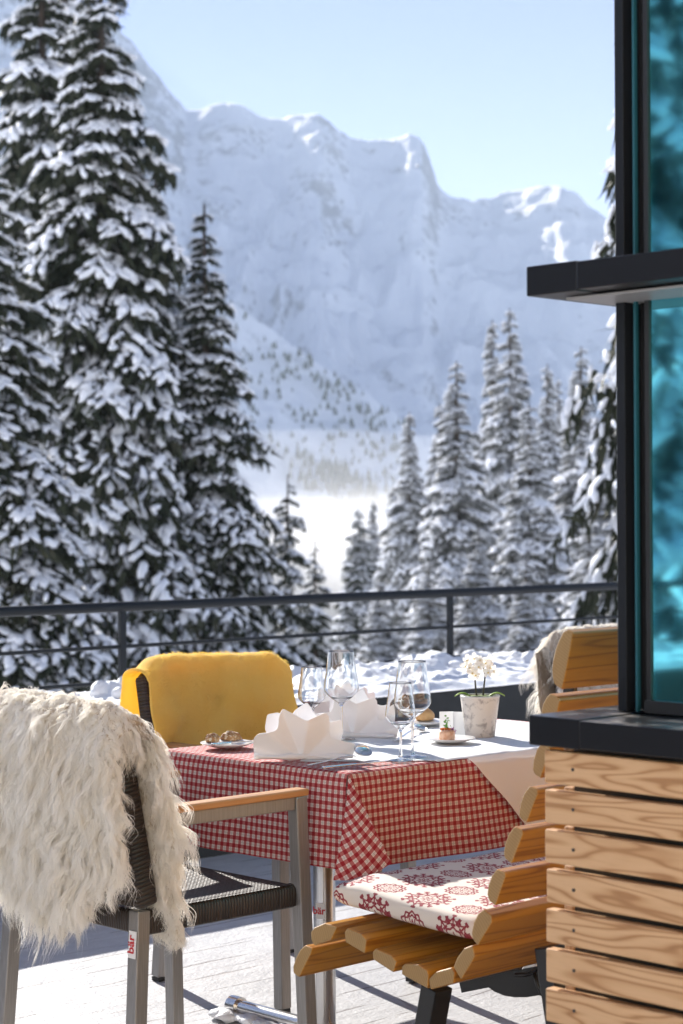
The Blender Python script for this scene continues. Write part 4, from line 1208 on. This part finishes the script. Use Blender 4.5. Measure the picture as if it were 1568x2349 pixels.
m.set('Base Color', m.mix(ink.clamp(), (.70, .65, .58), (.24, .003, .02))); m.bump(wv_ * .4 + m.noise(c, 18, 3) * .8, .3, .004); CUSH = m.m
cu = cush(); tag(cu, 'ecru seat cushion printed with red folk rosettes, lying on the slatted bench', 'cushion')

# ================================================================== building corner
KX = ray(1252, 1800); KD = 3.4; Kc = Vector((KX.x / KX.y * KD, KD, 0))
Uu, Vv = -B, A
def K_(u, v, z): return Kc + Uu * u + Vv * v + Z * z
def zof(x, y, p):   # height of the picture point above world point p
    return EYE.z + ray(x, y).z * (p.y / ray(x, y).y)
sc_ = K_(-.026, -.015, 0)
zs1, zs0 = zof(1225, 1640, sc_), zof(1225, 1708, sc_)
zf1, zf0 = zof(1213, 612, sc_), zof(1213, 680, sc_)
bld = thing('glass_bay', 'timber-clad building corner with dark sills and a blue mirrored window', 'building', (Kc.x, Kc.y, 0))
WU = 4.6
body = MB(); body.box(K_(WU / 2 + .024, 1.6, zs0 / 2), (WU, 3.1, zs0 - .01), (Uu, Vv, Z)); aobj('wall_core', body, plain('dark_wall', (.05, .045, .04), .9), bld)  # plain dark core behind the boards
pit = (zof(1252, 2263, K_(0, 0, 0)) - zof(1252, 1808, K_(0, 0, 0))) / -5; bh = pit * .835
ztop = zof(1252, 1720, K_(0, 0, 0))
m_ = MB(); sm = MB(); q = random.Random(4)
nb_ = int(ztop / pit) + 1
for k in range(nb_):
    z1 = ztop - k * pit; z0 = max(z1 - bh, .01)
    if z1 < .03: break
    m_.box(K_(WU / 2 + q.uniform(-.002, .001), .010 + q.uniform(-.0008, .0008), (z0 + z1) / 2), (WU, .022, z1 - z0), (Uu, Vv, Z))
    m_.box(K_(.011, .024 + 1.6, (z0 + z1) / 2), (.022, 3.15, z1 - z0), (Uu, Vv, Z))
aobj('larch_cladding', m_, LARCH, bld, bevel=.003)
for k in range(nb_ - 1):
    z = ztop - k * pit - bh * .5
    for uu in (.063, .70, 1.4):
        sm.tube([K_(uu, -.0025, z), K_(uu, .004, z)], .0032, 10)
aobj('screws', sm, plain('screw_steel', (.10, .09, .085), .4, .8), bld, smooth=True, auto=50)
def sill(z0, z1, name, nm2):
    j = .115
    m_ = MB(); m_.box(K_(-.026 + j / 2, .285, (z0 + z1) / 2), (j - .0015, .60, z1 - z0), (Uu, Vv, Z)); aobj(name, m_, DARK2, bld, bevel=.0022)
    m_ = MB(); m_.box(K_(-.026 + j + WU / 2, .285 - .002, (z0 + z1) / 2), (WU - .0015, .60, z1 - z0 - .004), (Uu, Vv, Z)); aobj(name, m_, DARK2, bld, bevel=.0022)
sill(zs0, zs1, 'sill_cap', 0); sill(zf0, zf1, 'ledge_cap', 0)
m_ = MB(); m_.box(K_(2.2, .30, zf0 - .004), (4.36, .52, .004), (Uu, Vv, Z)); aobj('snowlit_underside', m_, plain('painted_snowlight', (.42, .42, .43), .35), bld)  # added slab, its pale grey paints in snow light reflected under the ledge
# snow melt streaks are in the material; posts and panes
ZT = 3.4
pu = .044; gv = .150
for z0, z1 in ((zs1 + .0, zf0), (zf1, ZT)):
    m_ = MB(); m_.box(K_(pu + .013, gv + .02, (z0 + z1) / 2), (.020, .05, z1 - z0 - .002), (Uu, Vv, Z)); aobj('corner_post', m_, DARK, bld, bevel=.0015)
    m_ = MB(); m_.box(K_(pu + .055, gv + .045, (z0 + z1) / 2), (.045, .03, z1 - z0 - .002), (Uu, Vv, Z)); aobj('frame', m_, BLACKM, bld)
    m_ = MB(); m_.box(K_(pu + .040, gv + .006, (z0 + z1) / 2), (.0050, .008, z1 - z0 - .002), (Uu, Vv, Z)); aobj('glass_edge', m_, TEAL, bld)
    m_ = MB(); m_.box(K_(pu + .066, gv + .006, (z0 + z1) / 2), (.010, .006, z1 - z0 - .002), (Uu, Vv, Z)); aobj('spacer', m_, BLACKM, bld)
    m_ = MB(); m_.box(K_(pu + .072 + 2.2, gv + .010, (z0 + z1) / 2), (4.4, .006, z1 - z0 - .002), (Uu, Vv, Z)); aobj('window_pane', m_, SOLAR, bld)
    m_ = MB(); m_.box(K_(pu + .010, gv + .09 + 1.3, (z0 + z1) / 2), (.006, 2.6, z1 - z0 - .002), (Uu, Vv, Z)); aobj('side_pane', m_, SOLAR, bld)
    m_ = MB(); m_.box(K_(pu + .11 + 2.1, gv + .012, z0 + .012), (4.3, .03, .022), (Uu, Vv, Z)); aobj('frame', m_, BLACKM, bld)
m_ = MB(); m_.box(K_(2.3, 1.7, ZT + .1), (5.2, 3.6, .2), (Uu, Vv, Z)); aobj('roof', m_, DARK, bld)
m_ = MB(); m_.box(K_(2.4, 2.9, ZT / 2 + .5), (4.4, .1, ZT - 1.04), (Uu, Vv, Z)); aobj('inner_wall', m_, plain('room_wall', (.10, .10, .10), .8), bld)
# unseen wall added behind the camera to bounce warm sunlight onto the terrace
ht = thing('bounce_wall', 'added unseen wall behind the camera, bouncing warm sunlight onto the terrace', 'building', AB(-3, -2.6))
m_ = MB(); m_.box(AB(-3.2, -2.75, 1.9), (11, .2, 6.0), (A, B, Z)); aobj('bounce_plaster', m_, plain('bounce_plaster', (.88, .78, .62), .9), ht)
m_ = MB()
for k in range(8): m_.box(AB(-3.2, -2.638, 3.3 + k * .22), (11, .022, .20), (A, B, Z))
aobj('larch_cladding', m_, LARCH, ht)

# ================================================================== things on the table
TT = OZ + .0015
def onT(x, y, dz=0): return on_z(x, y, TT) + Z * dz
out = [(-.120, -.006), (-.123, .052), (-.110, .066), (-.068, .073), (-.061, .080), (-.057, .112), (-.048, .129), (.011, .098), (.059, .117), (.069, .110), (.072, .052), (.137, .036), (.128, -.002)]
out_b = [(-.062, .0), (-.092, .070), (-.086, .108), (-.060, .114), (-.030, .098), (-.012, .120), (.016, .139), (.034, .112), (.045, .100), (.075, .088), (.103, .094), (.108, .060), (.09, .0)]
def napkin(loc, rz, label, sc=1, flip=False):
    t = thing('folded_napkin', label, 'napkin', (0, 0, 0), 0, 'white folded fan napkins')
    def layer(ol, yoff, seed, name, lean, amp):
        ths = np.array([math.atan2(max(z + .008, .001), x) for x, z in ol]); rr = np.array([math.hypot(x, z + .008) for x, z in ol]); o_ = np.argsort(ths); ths, rr = ths[o_], rr[o_]
        ths[0], ths[-1] = 0.0, math.pi
        def fn(U, V):
            oo = np.array(ol[::-1]); seg = np.concatenate([[0], np.cumsum(np.hypot(*np.diff(oo, axis=0).T))]); seg /= seg[-1]
            def at(u_): return np.interp(u_, seg, oo[:, 0]), np.interp(u_, seg, oo[:, 1])
            xs = zs = 0
            for dd, ww in ((-.012, .25), (0, .5), (.012, .25)):
                a_, b_ = at(np.clip(U + dd, 0, 1)); xs = xs + a_ * ww; zs = zs + b_ * ww
            xs = np.where((U < .01) | (U > .99), at(U)[0], xs)
            th = np.arctan2(np.maximum(zs, 0) + .004, xs); Rr = np.hypot(xs, zs)
            r = V * Rr
            pl = 2 / np.pi * np.arcsin(.97 * np.cos(th * 6 + seed * 1.3 + .5 * np.sin(th * 2.0 + seed)))
            dep = yoff + pl * amp * (r / .10) ** .9 + .010 * np.sin(th * 2 + seed) * (r / .1) ** 2 + .012 * np.clip(V - .75, 0, 1) * np.sin(th * 5 + seed)
            x = V * xs; z = V * zs
            return (x * (-1 if flip else 1)) * sc, (dep + z * lean) * sc, (np.maximum(z - .003 * (1 - V), 0.0015)) * sc
        o = grid(name, fn, 150, 40, NAPK, t, thick=.0022)
        sb = o.modifiers.new('b', 'BEVEL'); sb.width = .001; sb.segments = 2; sb.limit_method = 'ANGLE'; sb.angle_limit = R(60)
    layer(out, -.010, 1, 'front_fold', .10, .013)
    layer(out_b, .030, 2.3, 'rear_fold', .28, .013)
    def roll_(U, V):
        x = -.118 + U * .246; a = V * 2 * np.pi
        return x * sc * (-1 if flip else 1), (-.012 + .010 * np.cos(a) + .006 * np.sin(x * 40)) * sc, (.0075 + .0065 * np.sin(a) * (1 - .3 * np.sin(x * 60))) * sc
    grid('base_fold', roll_, 60, 16, NAPK, t)
    t.location = loc; t.rotation_euler = (0, 0, rz); return t
napkin(onT(693, 1741), R(3), 'white fan-folded napkin at the near corner of the table, in front of the seeded rolls')
napkin(onT(812, 1690), R(-14), 'white fan-folded napkin behind the nearest one, by the tall glass', sc=.95)
napkin(onT(800, 1652), R(10), 'farthest white fan-folded napkin, seen through the tall wine glass', sc=.86)

def wineglass(loc, label, s=1.0, hs=1.0):
    t = thing('wine_glass', label, 'glass', (0, 0, 0), 0, 'wine glasses')
    bowl = [(.0045, .100), (.010, .1025), (.020, .109), (.033, .119), (.0435, .130), (.0478, .139), (.0482, .146), (.0468, .160), (.0435, .180), (.040, .205), (.0372, .228), (.0350, .245)]
    def dense(pr, n=5):
        from mathutils.geometry import interpolate_bezier
        pts = []
        P = [Vector((r, z, 0)) for r, z in pr]
        for i in range(len(P) - 1):
            p0 = P[max(i - 1, 0)]; p3 = P[min(i + 2, len(P) - 1)]
            pts += interpolate_bezier(P[i], P[i] + (P[i + 1] - p0) / 6, P[i + 1] - (p3 - P[i]) / 6, P[i + 1], n)[:-1]
        return [(v.x, v.y) for v in pts + [P[-1]]]
    b = dense(bowl)
    m_ = MB(); m_.lathe([(r * s, z * hs) for r, z in b] + [(max(r * s - .0013, .0005), z * hs + (.0012 if r < .03 and z < .2 else 0)) for r, z in reversed(b)], n=64); m_.build('bowl', SGLASS, t, smooth=True)
    m_ = MB(); m_.tube([Vector((.0350 * s * math.cos(k * math.pi / 24), .0350 * s * math.sin(k * math.pi / 24), .245 * hs)) for k in range(49)], .00075, 8, cap=False); m_.build('rim', SGLASS, t, smooth=True)
    st = dense([(0, .0010), (.020 * s, .0010), (.037 * s, .0012), (.0372 * s, .0022), (.028 * s, .0032), (.010 * s, .0062), (.0050, .012), (.0036, .030), (.0033, .060), (.0036, .085), (.0052, .096), (.010, .1005), (.004, .1025), (0, .103)], 3)
    m_ = MB(); m_.lathe([(max(r, 0), z * (hs if z > .01 else 1)) for r, z in st], n=36); m_.build('stem', SGLASS, t, smooth=True)
    t.location = loc; return t
wineglass(onT(947, 1737), 'large wine glass in front of the round bread roll, nearest of the tall ones')
wineglass(onT(920, 1745), 'smaller wine glass overlapping the large one, closest to the near table edge', .80, .80)
wineglass(onT(784, 1697), 'tall wine glass beside the yellow blanket, rising behind the napkins')
wineglass(onT(716, 1690), 'small wine glass next to the yellow blanket, farthest from the bench', .80, .80)

def plate(loc, r, label, cat='plate'):
    m_ = MB(); m_.lathe([(0, .004), (r * .60, .0035), (r * .68, .0055), (r, .013), (r * 1.004, .0140), (r * .996, .0150), (r * .68, .0085), (r * .58, .0062), (0, .006)], n=64)
    o = m_.build('plate', PORC, None, smooth=True); o.location = loc; return tag(o, label, cat, 'small white plates')
def blob(name, loc, sc, mat, seed, amp=.12, freq=2.0, rz=0, flat=True, sub=4, parent=None):
    import bmesh
    bm = bmesh.new(); bmesh.ops.create_icosphere(bm, subdivisions=sub, radius=1); V = np.array([v.co[:] for v in bm.verts]); Fc = np.array([[v.index for v in f.verts] for f in bm.faces]); bm.free()
    V = V * (1 + amp * fbm(V[:, 0] * freq, V[:, 1] * freq, V[:, 2] * freq, 3, seed))[:, None]
    if flat: V[:, 2] = np.where(V[:, 2] < -.45, -.45 + (V[:, 2] + .45) * .15, V[:, 2])
    V = V * np.array(sc); V[:, 2] -= V[:, 2].min()
    o = mesh_np(name, V, Fc, mat, parent); o.location = loc; o.rotation_euler = (0, 0, rz); return o
p1 = onT(522, 1715); plate(p1, .072, 'small white plate with two seeded rolls at the left end of the table')
tag(blob('bread_roll', onT(489, 1712, .011), (.020, .016, .0155), SEED, 3, .22, 3, .4), 'darker seeded roll, left one on the small plate by the sheepskin', 'bread roll', 'seeded rolls')
tag(blob('bread_roll', onT(531, 1708, .011), (.029, .018, .0155), SEED, 8, .18, 3, -.1), 'longer seeded roll, right one on the small plate by the sheepskin', 'bread roll', 'seeded rolls')
def knife(p0, p1_, label, z0=.004, z1=.004):
    t = thing('table_knife', label, 'knife', p0)
    p0 = p0 + Z * z0; p1_ = p1_ + Z * z1; d = (p1_ - p0); L = d.length; d.normalize(); s_ = d.cross(Z).normalized()
    m_ = MB(); m_.bar(p0, p0 + d * L * .48, .011, .0065, side=s_, w1=.009, h1=.006); aobj('handle', m_, STEEL, t, bevel=.0022)
    n = s_.cross(d).normalized(); a = p0 + d * (L * .485)
    poly = [a - s_ * .004, a + s_ * .005, a + d * L * .12 + s_ * .008, a + d * L * .4 + s_ * .009, a + d * L * .50 + s_ * .003, a + d * L * .515 - s_ * .002, a + d * L * .45 - s_ * .005]
    m_ = MB(); m_.prism([p + n * -.0008 for p in poly], n * .0016); aobj('blade', m_, STEEL, t)
    return t
knife(onT(486, 1722), onT(578, 1714), 'small butter knife resting on the roll plate', .0165, .0165)
knife(onT(741, 1765), onT(896, 1748), 'table knife lying nearest to the table corner beside the napkin')
def spoon(p0, p1_, label, tilt=.0, w=.019, l=.058, rollv=0):
    t = thing('spoon', label, 'spoon', p0); d = p1_ - p0; L = d.length; d.normalize(); s_ = d.cross(Z).normalized()
    m_ = MB(); pts = []
    hp = [(0, .0035), (.25, .006), (.5, .012), (.66, .012), (.72, .009)]
    for (t0, z0), (t1, z1) in zip(hp[:-1], hp[1:]): m_.bar(p0 + d * L * t0 + Z * z0, p0 + d * L * t1 + Z * z1, .010 - .006 * t0, .0028, side=s_, w1=.010 - .006 * t1)
    aobj('handle', m_, STEEL, t, bevel=.0008)
    c_ = p0 + d * (L * .72 + l / 2) + Z * (.010 + tilt)
    V = []; Fc = []; n1_, n2_ = 28, 10
    rx = Matrix.Rotation(rollv, 3, d)
    for i in range(n2_):
        ph = i / (n2_ - 1) * math.pi / 2
        for k in range(n1_):
            a = 2 * math.pi * k / n1_; r_ = math.sin(ph) if i else .001
            egg = 1 + .12 * math.cos(a)
            v = d * (math.cos(a) * r_ * l / 2) + s_ * (math.sin(a) * r_ * w * egg) + Z * (-math.cos(ph) * .010)
            V.append((c_ + rx @ v)[:])
    for i in range(n2_ - 1):
        for k in range(n1_): Fc.append((i * n1_ + k, i * n1_ + (k + 1) % n1_, (i + 1) * n1_ + (k + 1) % n1_, (i + 1) * n1_ + k))
    o = mesh_np('spoon_bowl', np.array(V), Fc, STEEL); sm_ = o.modifiers.new('s', 'SOLIDIFY'); sm_.thickness = .0012; atp(o, t)
    return t
spoon(onT(706, 1759), onT(858, 1737), 'spoon with its bowl propped up, reflecting blue sky at the table corner', tilt=.012, rollv=R(42))
spoon(onT(905, 1702), onT(978, 1672), 'spoon between the large glass and the starter plate', tilt=.004, rollv=R(20))
def fork(p0, p1_, label):
    t = thing('fork', label, 'fork', p0); d = p1_ - p0; L = d.length; d.normalize(); s_ = d.cross(Z).normalized()
    m_ = MB(); m_.bar(p0 + Z * .004, p0 + d * L * .62 + Z * .010, .010, .0028, side=s_, w1=.005); aobj('handle', m_, STEEL, t, bevel=.0008)
    m_ = MB(); m_.bar(p0 + d * L * .62 + Z * .010, p0 + d * L * .76 + Z * .006, .006, .002, side=s_, w1=.020)
    for k in range(4): m_.bar(p0 + d * L * .76 + s_ * (k - 1.5) * .0055 + Z * .006, p0 + d * L + s_ * (k - 1.5) * .0052 + Z * .008, .0028, .0016, side=s_)
    aobj('tines', m_, STEEL, t); return t
fork(onT(905, 1686), onT(838, 1684), 'fork lying on the white overlay behind the napkins')
plate(onT(978, 1664), .066, 'small white plate carrying the round golden roll')
tag(blob('bread_roll', onT(975, 1660, .010), (.029, .026, .024), BUN, 5, .04, 1.5), 'round smooth golden roll behind the wine glasses', 'bread roll')
plate(onT(1034, 1704), .068, 'white plate under the little starter with herbs')
ap = thing('starter', 'little salmon-coloured starter topped with orange beads, herbs and a purple flower', 'food', onT(1026, 1703, .0075))
m = Mt('salmon_mousse', .6); c = m.coord(); n = m.noise(c, 90, 4); m.set('Base Color', m.ramp(n, [(.35, (.62, .30, .17)), (.6, (.80, .52, .36))])); m.bump(n, .4, .002)
m_ = MB(); m_.lathe([(0, 0), (.0205, 0), (.0218, .003), (.0215, .020), (.0195, .0245), (.015, .027), (0, .028)], n=40); m_.build('mousse', m.m, ap, smooth=True)
q = np.random.RandomState(4); V = []; Fc = []; k = 0
for i in range(34):
    a, r_ = q.uniform(0, 6.28), q.uniform(0, .014); P = JV * .0028 + np.array([-.004 + r_ * math.cos(a), r_ * math.sin(a), .0285 + q.uniform(0, .004) * (1 - r_ / .015)]); V.append(P); Fc.append(JF + k); k += len(JV)
mesh_np('beads', np.concatenate(V), np.concatenate(Fc), plain('roe', (.75, .20, .03), .2), ap)
def leafy(name, pts, mat, par, w, seed, n=14, L=.010):
    q = np.random.RandomState(seed); V = []; Fc = []
    for i in range(n):
        t = q.uniform(0, 1); p = np.array(pts[0]) * (1 - t) + np.array(pts[1]) * t + q.randn(3) * w
        d = q.randn(3); d /= np.linalg.norm(d); e = np.cross(d, q.randn(3)); e /= np.linalg.norm(e); b = len(V)
        V += [p, p + d * L * .5 + e * L * .28, p + d * L, p + d * L * .5 - e * L * .28]; Fc.append((b, b + 1, b + 2, b + 3))
    return mesh_np(name, np.array(V), Fc, mat, par, smooth=False)
GRN = plain('herb_green', (.12, .30, .03), .5); PUR = plain('purple_petal', (.28, .03, .20), .5)
leafy('herb', ((.002, 0, .030), (0, 0, .062)), GRN, ap, .0022, 3, 22, .0105); leafy('herb', ((-.006, 0, .030), (.012, 0, .034)), GRN, ap, .003, 5, 12, .010)
leafy('petal', ((.008, 0, .028), (.021, 0, .024)), PUR, ap, .003, 7, 16, .010)
# potted orchid
m = Mt('birch_pot', .7); c = m.coord(); n = m.noise(m.map(c, (1, 1, 1)), 42, 5, .65, .6); n2 = m.noise(m.map(c, (1, 1, .5)), 16, 3)
m.set('Base Color', m.mix(((n - .52) * 7).clamp() * .8, m.mix(n2, (.62, .58, .52), (.76, .73, .68)), (.25, .23, .22))); m.bump(n, .4, .003)
op = thing('potted_orchid', 'miniature white orchid in a mottled birch-look pot on the table', 'potted plant', onT(1102, 1689))
m_ = MB(); m_.lathe([(0, 0), (.040, 0), (.0415, .003), (.0545, .108), (.0550, .112), (.0525, .112), (.0500, .104), (0, .102)], n=48); m_.build('pot', m.m, op, smooth=True, auto=40)
m_ = MB(); m_.lathe([(.0552, .110), (.0562, .1115), (.0556, .115), (.0520, .115)], n=48); m_.build('pot_rim', plain('pot_liner', (.66, .66, .64), .3), op, smooth=True)
STEM = plain('orchid_stem', (.05, .045, .03), .5); LEAF = plain('orchid_leaf', (.20, .32, .05), .4)
blob('moss', (0, 0, .100), (.046, .046, .009), plain('moss', (.16, .20, .06), .9), 4, .3, 6, parent=op)
m_ = MB(); m_.tube([(-.008, 0, .105), (-.012, .002, .14), (-.014, 0, .165), (-.010, 0, .185), (.004, 0, .20)], [.0028, .0026, .0022, .0016, .001], 8); m_.build('stem', STEM, op, smooth=True)
m_ = MB(); m_.tube([(.008, 0, .105), (.011, .0, .135), (.015, 0, .170), (.010, 0, .190), (-.004, 0, .205)], [.0028, .0026, .0022, .0016, .001], 8); m_.build('stem', STEM, op, smooth=True)
for sg in (-1, 1):
    def lf(U, V):
        t = U; w_ = .009 * np.sin(np.pi * np.clip(t * .95 + .05, 0, 1)) ** .7
        return sg * (.018 + t * .052), (V - .5) * 2 * w_ + .004, .104 + .018 * np.sin(t * 2.4) + .004 * (np.abs(V - .5) * 2) ** 2 - .006 * t
    grid('leaf', lf, 14, 6, LEAF, op, thick=.001)
PET = cloth('orchid_petal', (.93, .92, .88), tr_=.45, st=.1); LIP = plain('orchid_lip', (.75, .58, .20), .5)
q = np.random.RandomState(12)
fl = [(-.036, 0, .213), (-.028, -.010, .192), (-.016, .006, .217), (-.022, -.014, .178), (0, -.010, .214), (.004, .010, .198), (.016, -.010, .206), (.026, 0, .214), (.030, -.008, .192), (.022, -.014, .180), (-.004, -.016, .196), (.038, .002, .182), (-.040, -.002, .196), (-.012, -.012, .172)]
for i, (x, y, z) in enumerate(fl):
    V = []; Fc = []
    rot = Matrix.Rotation(q.uniform(-.7, .7), 3, 'Z') @ Matrix.Rotation(q.uniform(-.5, .4), 3, 'X')
    for k in range(5):
        a = k * 2 * math.pi / 5 + .3 + q.uniform(-.1, .1); b = len(V); s_ = .0165 * q.uniform(.85, 1.15)
        d = Vector((math.cos(a), 0, math.sin(a))); e = Vector((-math.sin(a), 0, math.cos(a)))
        for (t, w_, o_) in ((0, .1, 0), (.35, .30, -.10), (.75, .38, -.16), (1, .15, -.05)):
            for sgn in (-1, 0, 1): V.append((rot @ ((d * t + e * (w_ * sgn) + Vector((0, o_ + .12 * abs(sgn), 0))) * s_))[:])
        for r_ in range(3):
            for k2 in range(2): Fc.append((b + r_ * 3 + k2, b + r_ * 3 + k2 + 1, b + r_ * 3 + k2 + 4, b + r_ * 3 + k2 + 3))
    f_ = mesh_np('flower', np.array(V), Fc, PET, op); f_.location = (x, y, z)
    blob('flower_lip', (0, -.003, -.003), (.0028, .004, .0026), LIP, i, .2, 2, sub=2, parent=f_)
# folded white card by the pot
cd = thing('folded_card', 'white folded card standing between the starter and the orchid pot', 'card', onT(1040, 1686))
CARD = cloth('card_paper', (.82, .83, .83), tr_=.35, st=.03)
m_ = MB(); m_.bar((-.042, .006, 0), (-.002, .012, 0), .0012, .001); m_ = MB(); m_.box((-.018, .010, .0325), (.040, .0012, .065), (Vector((.98, .2, 0)).normalized(), Vector((-.2, .98, 0)).normalized(), Z)); m_.build('rear_leaf', CARD, cd)
m_ = MB(); m_.box((.018, 0, .0325), (.038, .0012, .065), (Vector((.96, -.28, 0)).normalized(), Vector((.28, .96, 0)).normalized(), Z)); m_.build('front_leaf', CARD, cd)
# ------------------------------------------------------------------ air
def vol_mat(name, col, dens, anis=0.0, absc=None):
    m = bpy.data.materials.new(name); m.use_nodes = True; nt = m.node_tree; nt.nodes.clear()
    o = nt.nodes.new('ShaderNodeOutputMaterial'); v = nt.nodes.new('ShaderNodeVolumePrincipled')
    v.inputs['Color'].default_value = (*col, 1); v.inputs['Density'].default_value = dens; v.inputs['Anisotropy'].default_value = anis
    nt.links.new(v.outputs[0], o.inputs['Volume']); return m
hz = MB(); hz.box((0, 0, 60), (19000, 19000, 1300))
hz = hz.build('haze', vol_mat('air', (.74, .88, 1.0), 0.00019, .1), None); hz['kind'] = 'stuff'; hz['label'] = 'thin cold air that veils the far mountain'
# bank of mist lying in the valley: low rounded mounds of even density
def mist(cx, cy, rx, ry, rz, seed):
    import bmesh
    bm = bmesh.new(); bmesh.ops.create_icosphere(bm, subdivisions=4, radius=1)
    V = np.array([v.co[:] for v in bm.verts]); Fc = np.array([[v.index for v in f.verts] for f in bm.faces]); bm.free()
    V = V * (1 + .14 * fbm(V[:, 0] * 2, V[:, 1] * 2, V[:, 2] * 2, 3, seed))[:, None]
    return V * np.array([rx, ry, rz]) + np.array([cx, cy, 0]), Fc
MV = []; MF = []; k = 0
for j, (cy, top, dn, nm, lb) in enumerate([(600, -6, .018, 'valley_mist', 'bright bank of mist lying in the valley between the trees'), (610, 2, .010, 'mist_veil', 'first thin veil of mist above the valley bank'),
        (620, 10, .0055, 'mist_veil', 'second, thinner veil of valley mist'), (630, 18, .003, 'mist_veil', 'third, fainter veil of valley mist'), (640, 27, .0018, 'mist_veil', 'highest, faintest veil of valley mist')]):
    V, Fc = mist(-5, cy, 420 + j * 14, 72 + j * 8, top + 58, 3 + j)
    V[:, 2] = V[:, 2] - 58
    o = mesh_np(nm, V, Fc, vol_mat('mist_air', (1, 1, 1), dn, .55)); o['kind'] = 'stuff'; o['label'] = lb
# ================================================================== light, air, sky
SUN_EL, SUN_AZ = R(27), R(-28)                     # azimuth from +Y, negative = to the left
sd = Vector((math.sin(SUN_AZ) * math.cos(SUN_EL), math.cos(SUN_AZ) * math.cos(SUN_EL), math.sin(SUN_EL)))
sun = bpy.data.lights.new('sun', 'SUN'); so = bpy.data.objects.new('sun', sun); COL.objects.link(so)
sun.energy = 4.0; sun.angle = R(.5); sun.color = (1, .95, .88)
so.rotation_euler = sd.to_track_quat('Z', 'Y').to_euler(); so.location = (0, 0, 30)
w = bpy.data.worlds.new('World'); scene.world = w; w.use_nodes = True
nt = w.node_tree; bg = nt.nodes['Background']; sk = nt.nodes.new('ShaderNodeTexSky'); sk.sky_type = 'NISHITA'
sk.sun_disc = False; sk.sun_elevation = SUN_EL; sk.sun_rotation = SUN_AZ; sk.altitude = 2600
sk.air_density = .7; sk.dust_density = 0; sk.ozone_density = 2.6
hs = nt.nodes.new('ShaderNodeMix'); hs.data_type = 'RGBA'; hs.blend_type = 'MULTIPLY'; hs.inputs[0].default_value = 1; hs.inputs[7].default_value = (.82, .72, .95, 1)
nt.links.new(sk.outputs[0], hs.inputs[6]); nt.links.new(hs.outputs[2], bg.inputs[0]); bg.inputs[1].default_value = .05
scene.view_settings.view_transform = 'Standard'; scene.view_settings.look = 'None'; scene.view_settings.gamma = 1
scene.view_settings.exposure = 1.65
c = scene.cycles
c.max_bounces = 10; c.diffuse_bounces = 4; c.glossy_bounces = 4; c.transmission_bounces = 8; c.transparent_max_bounces = 24; c.volume_bounces = 1
c.use_denoising = True; c.sample_clamp_indirect = 6; c.caustics_reflective = False
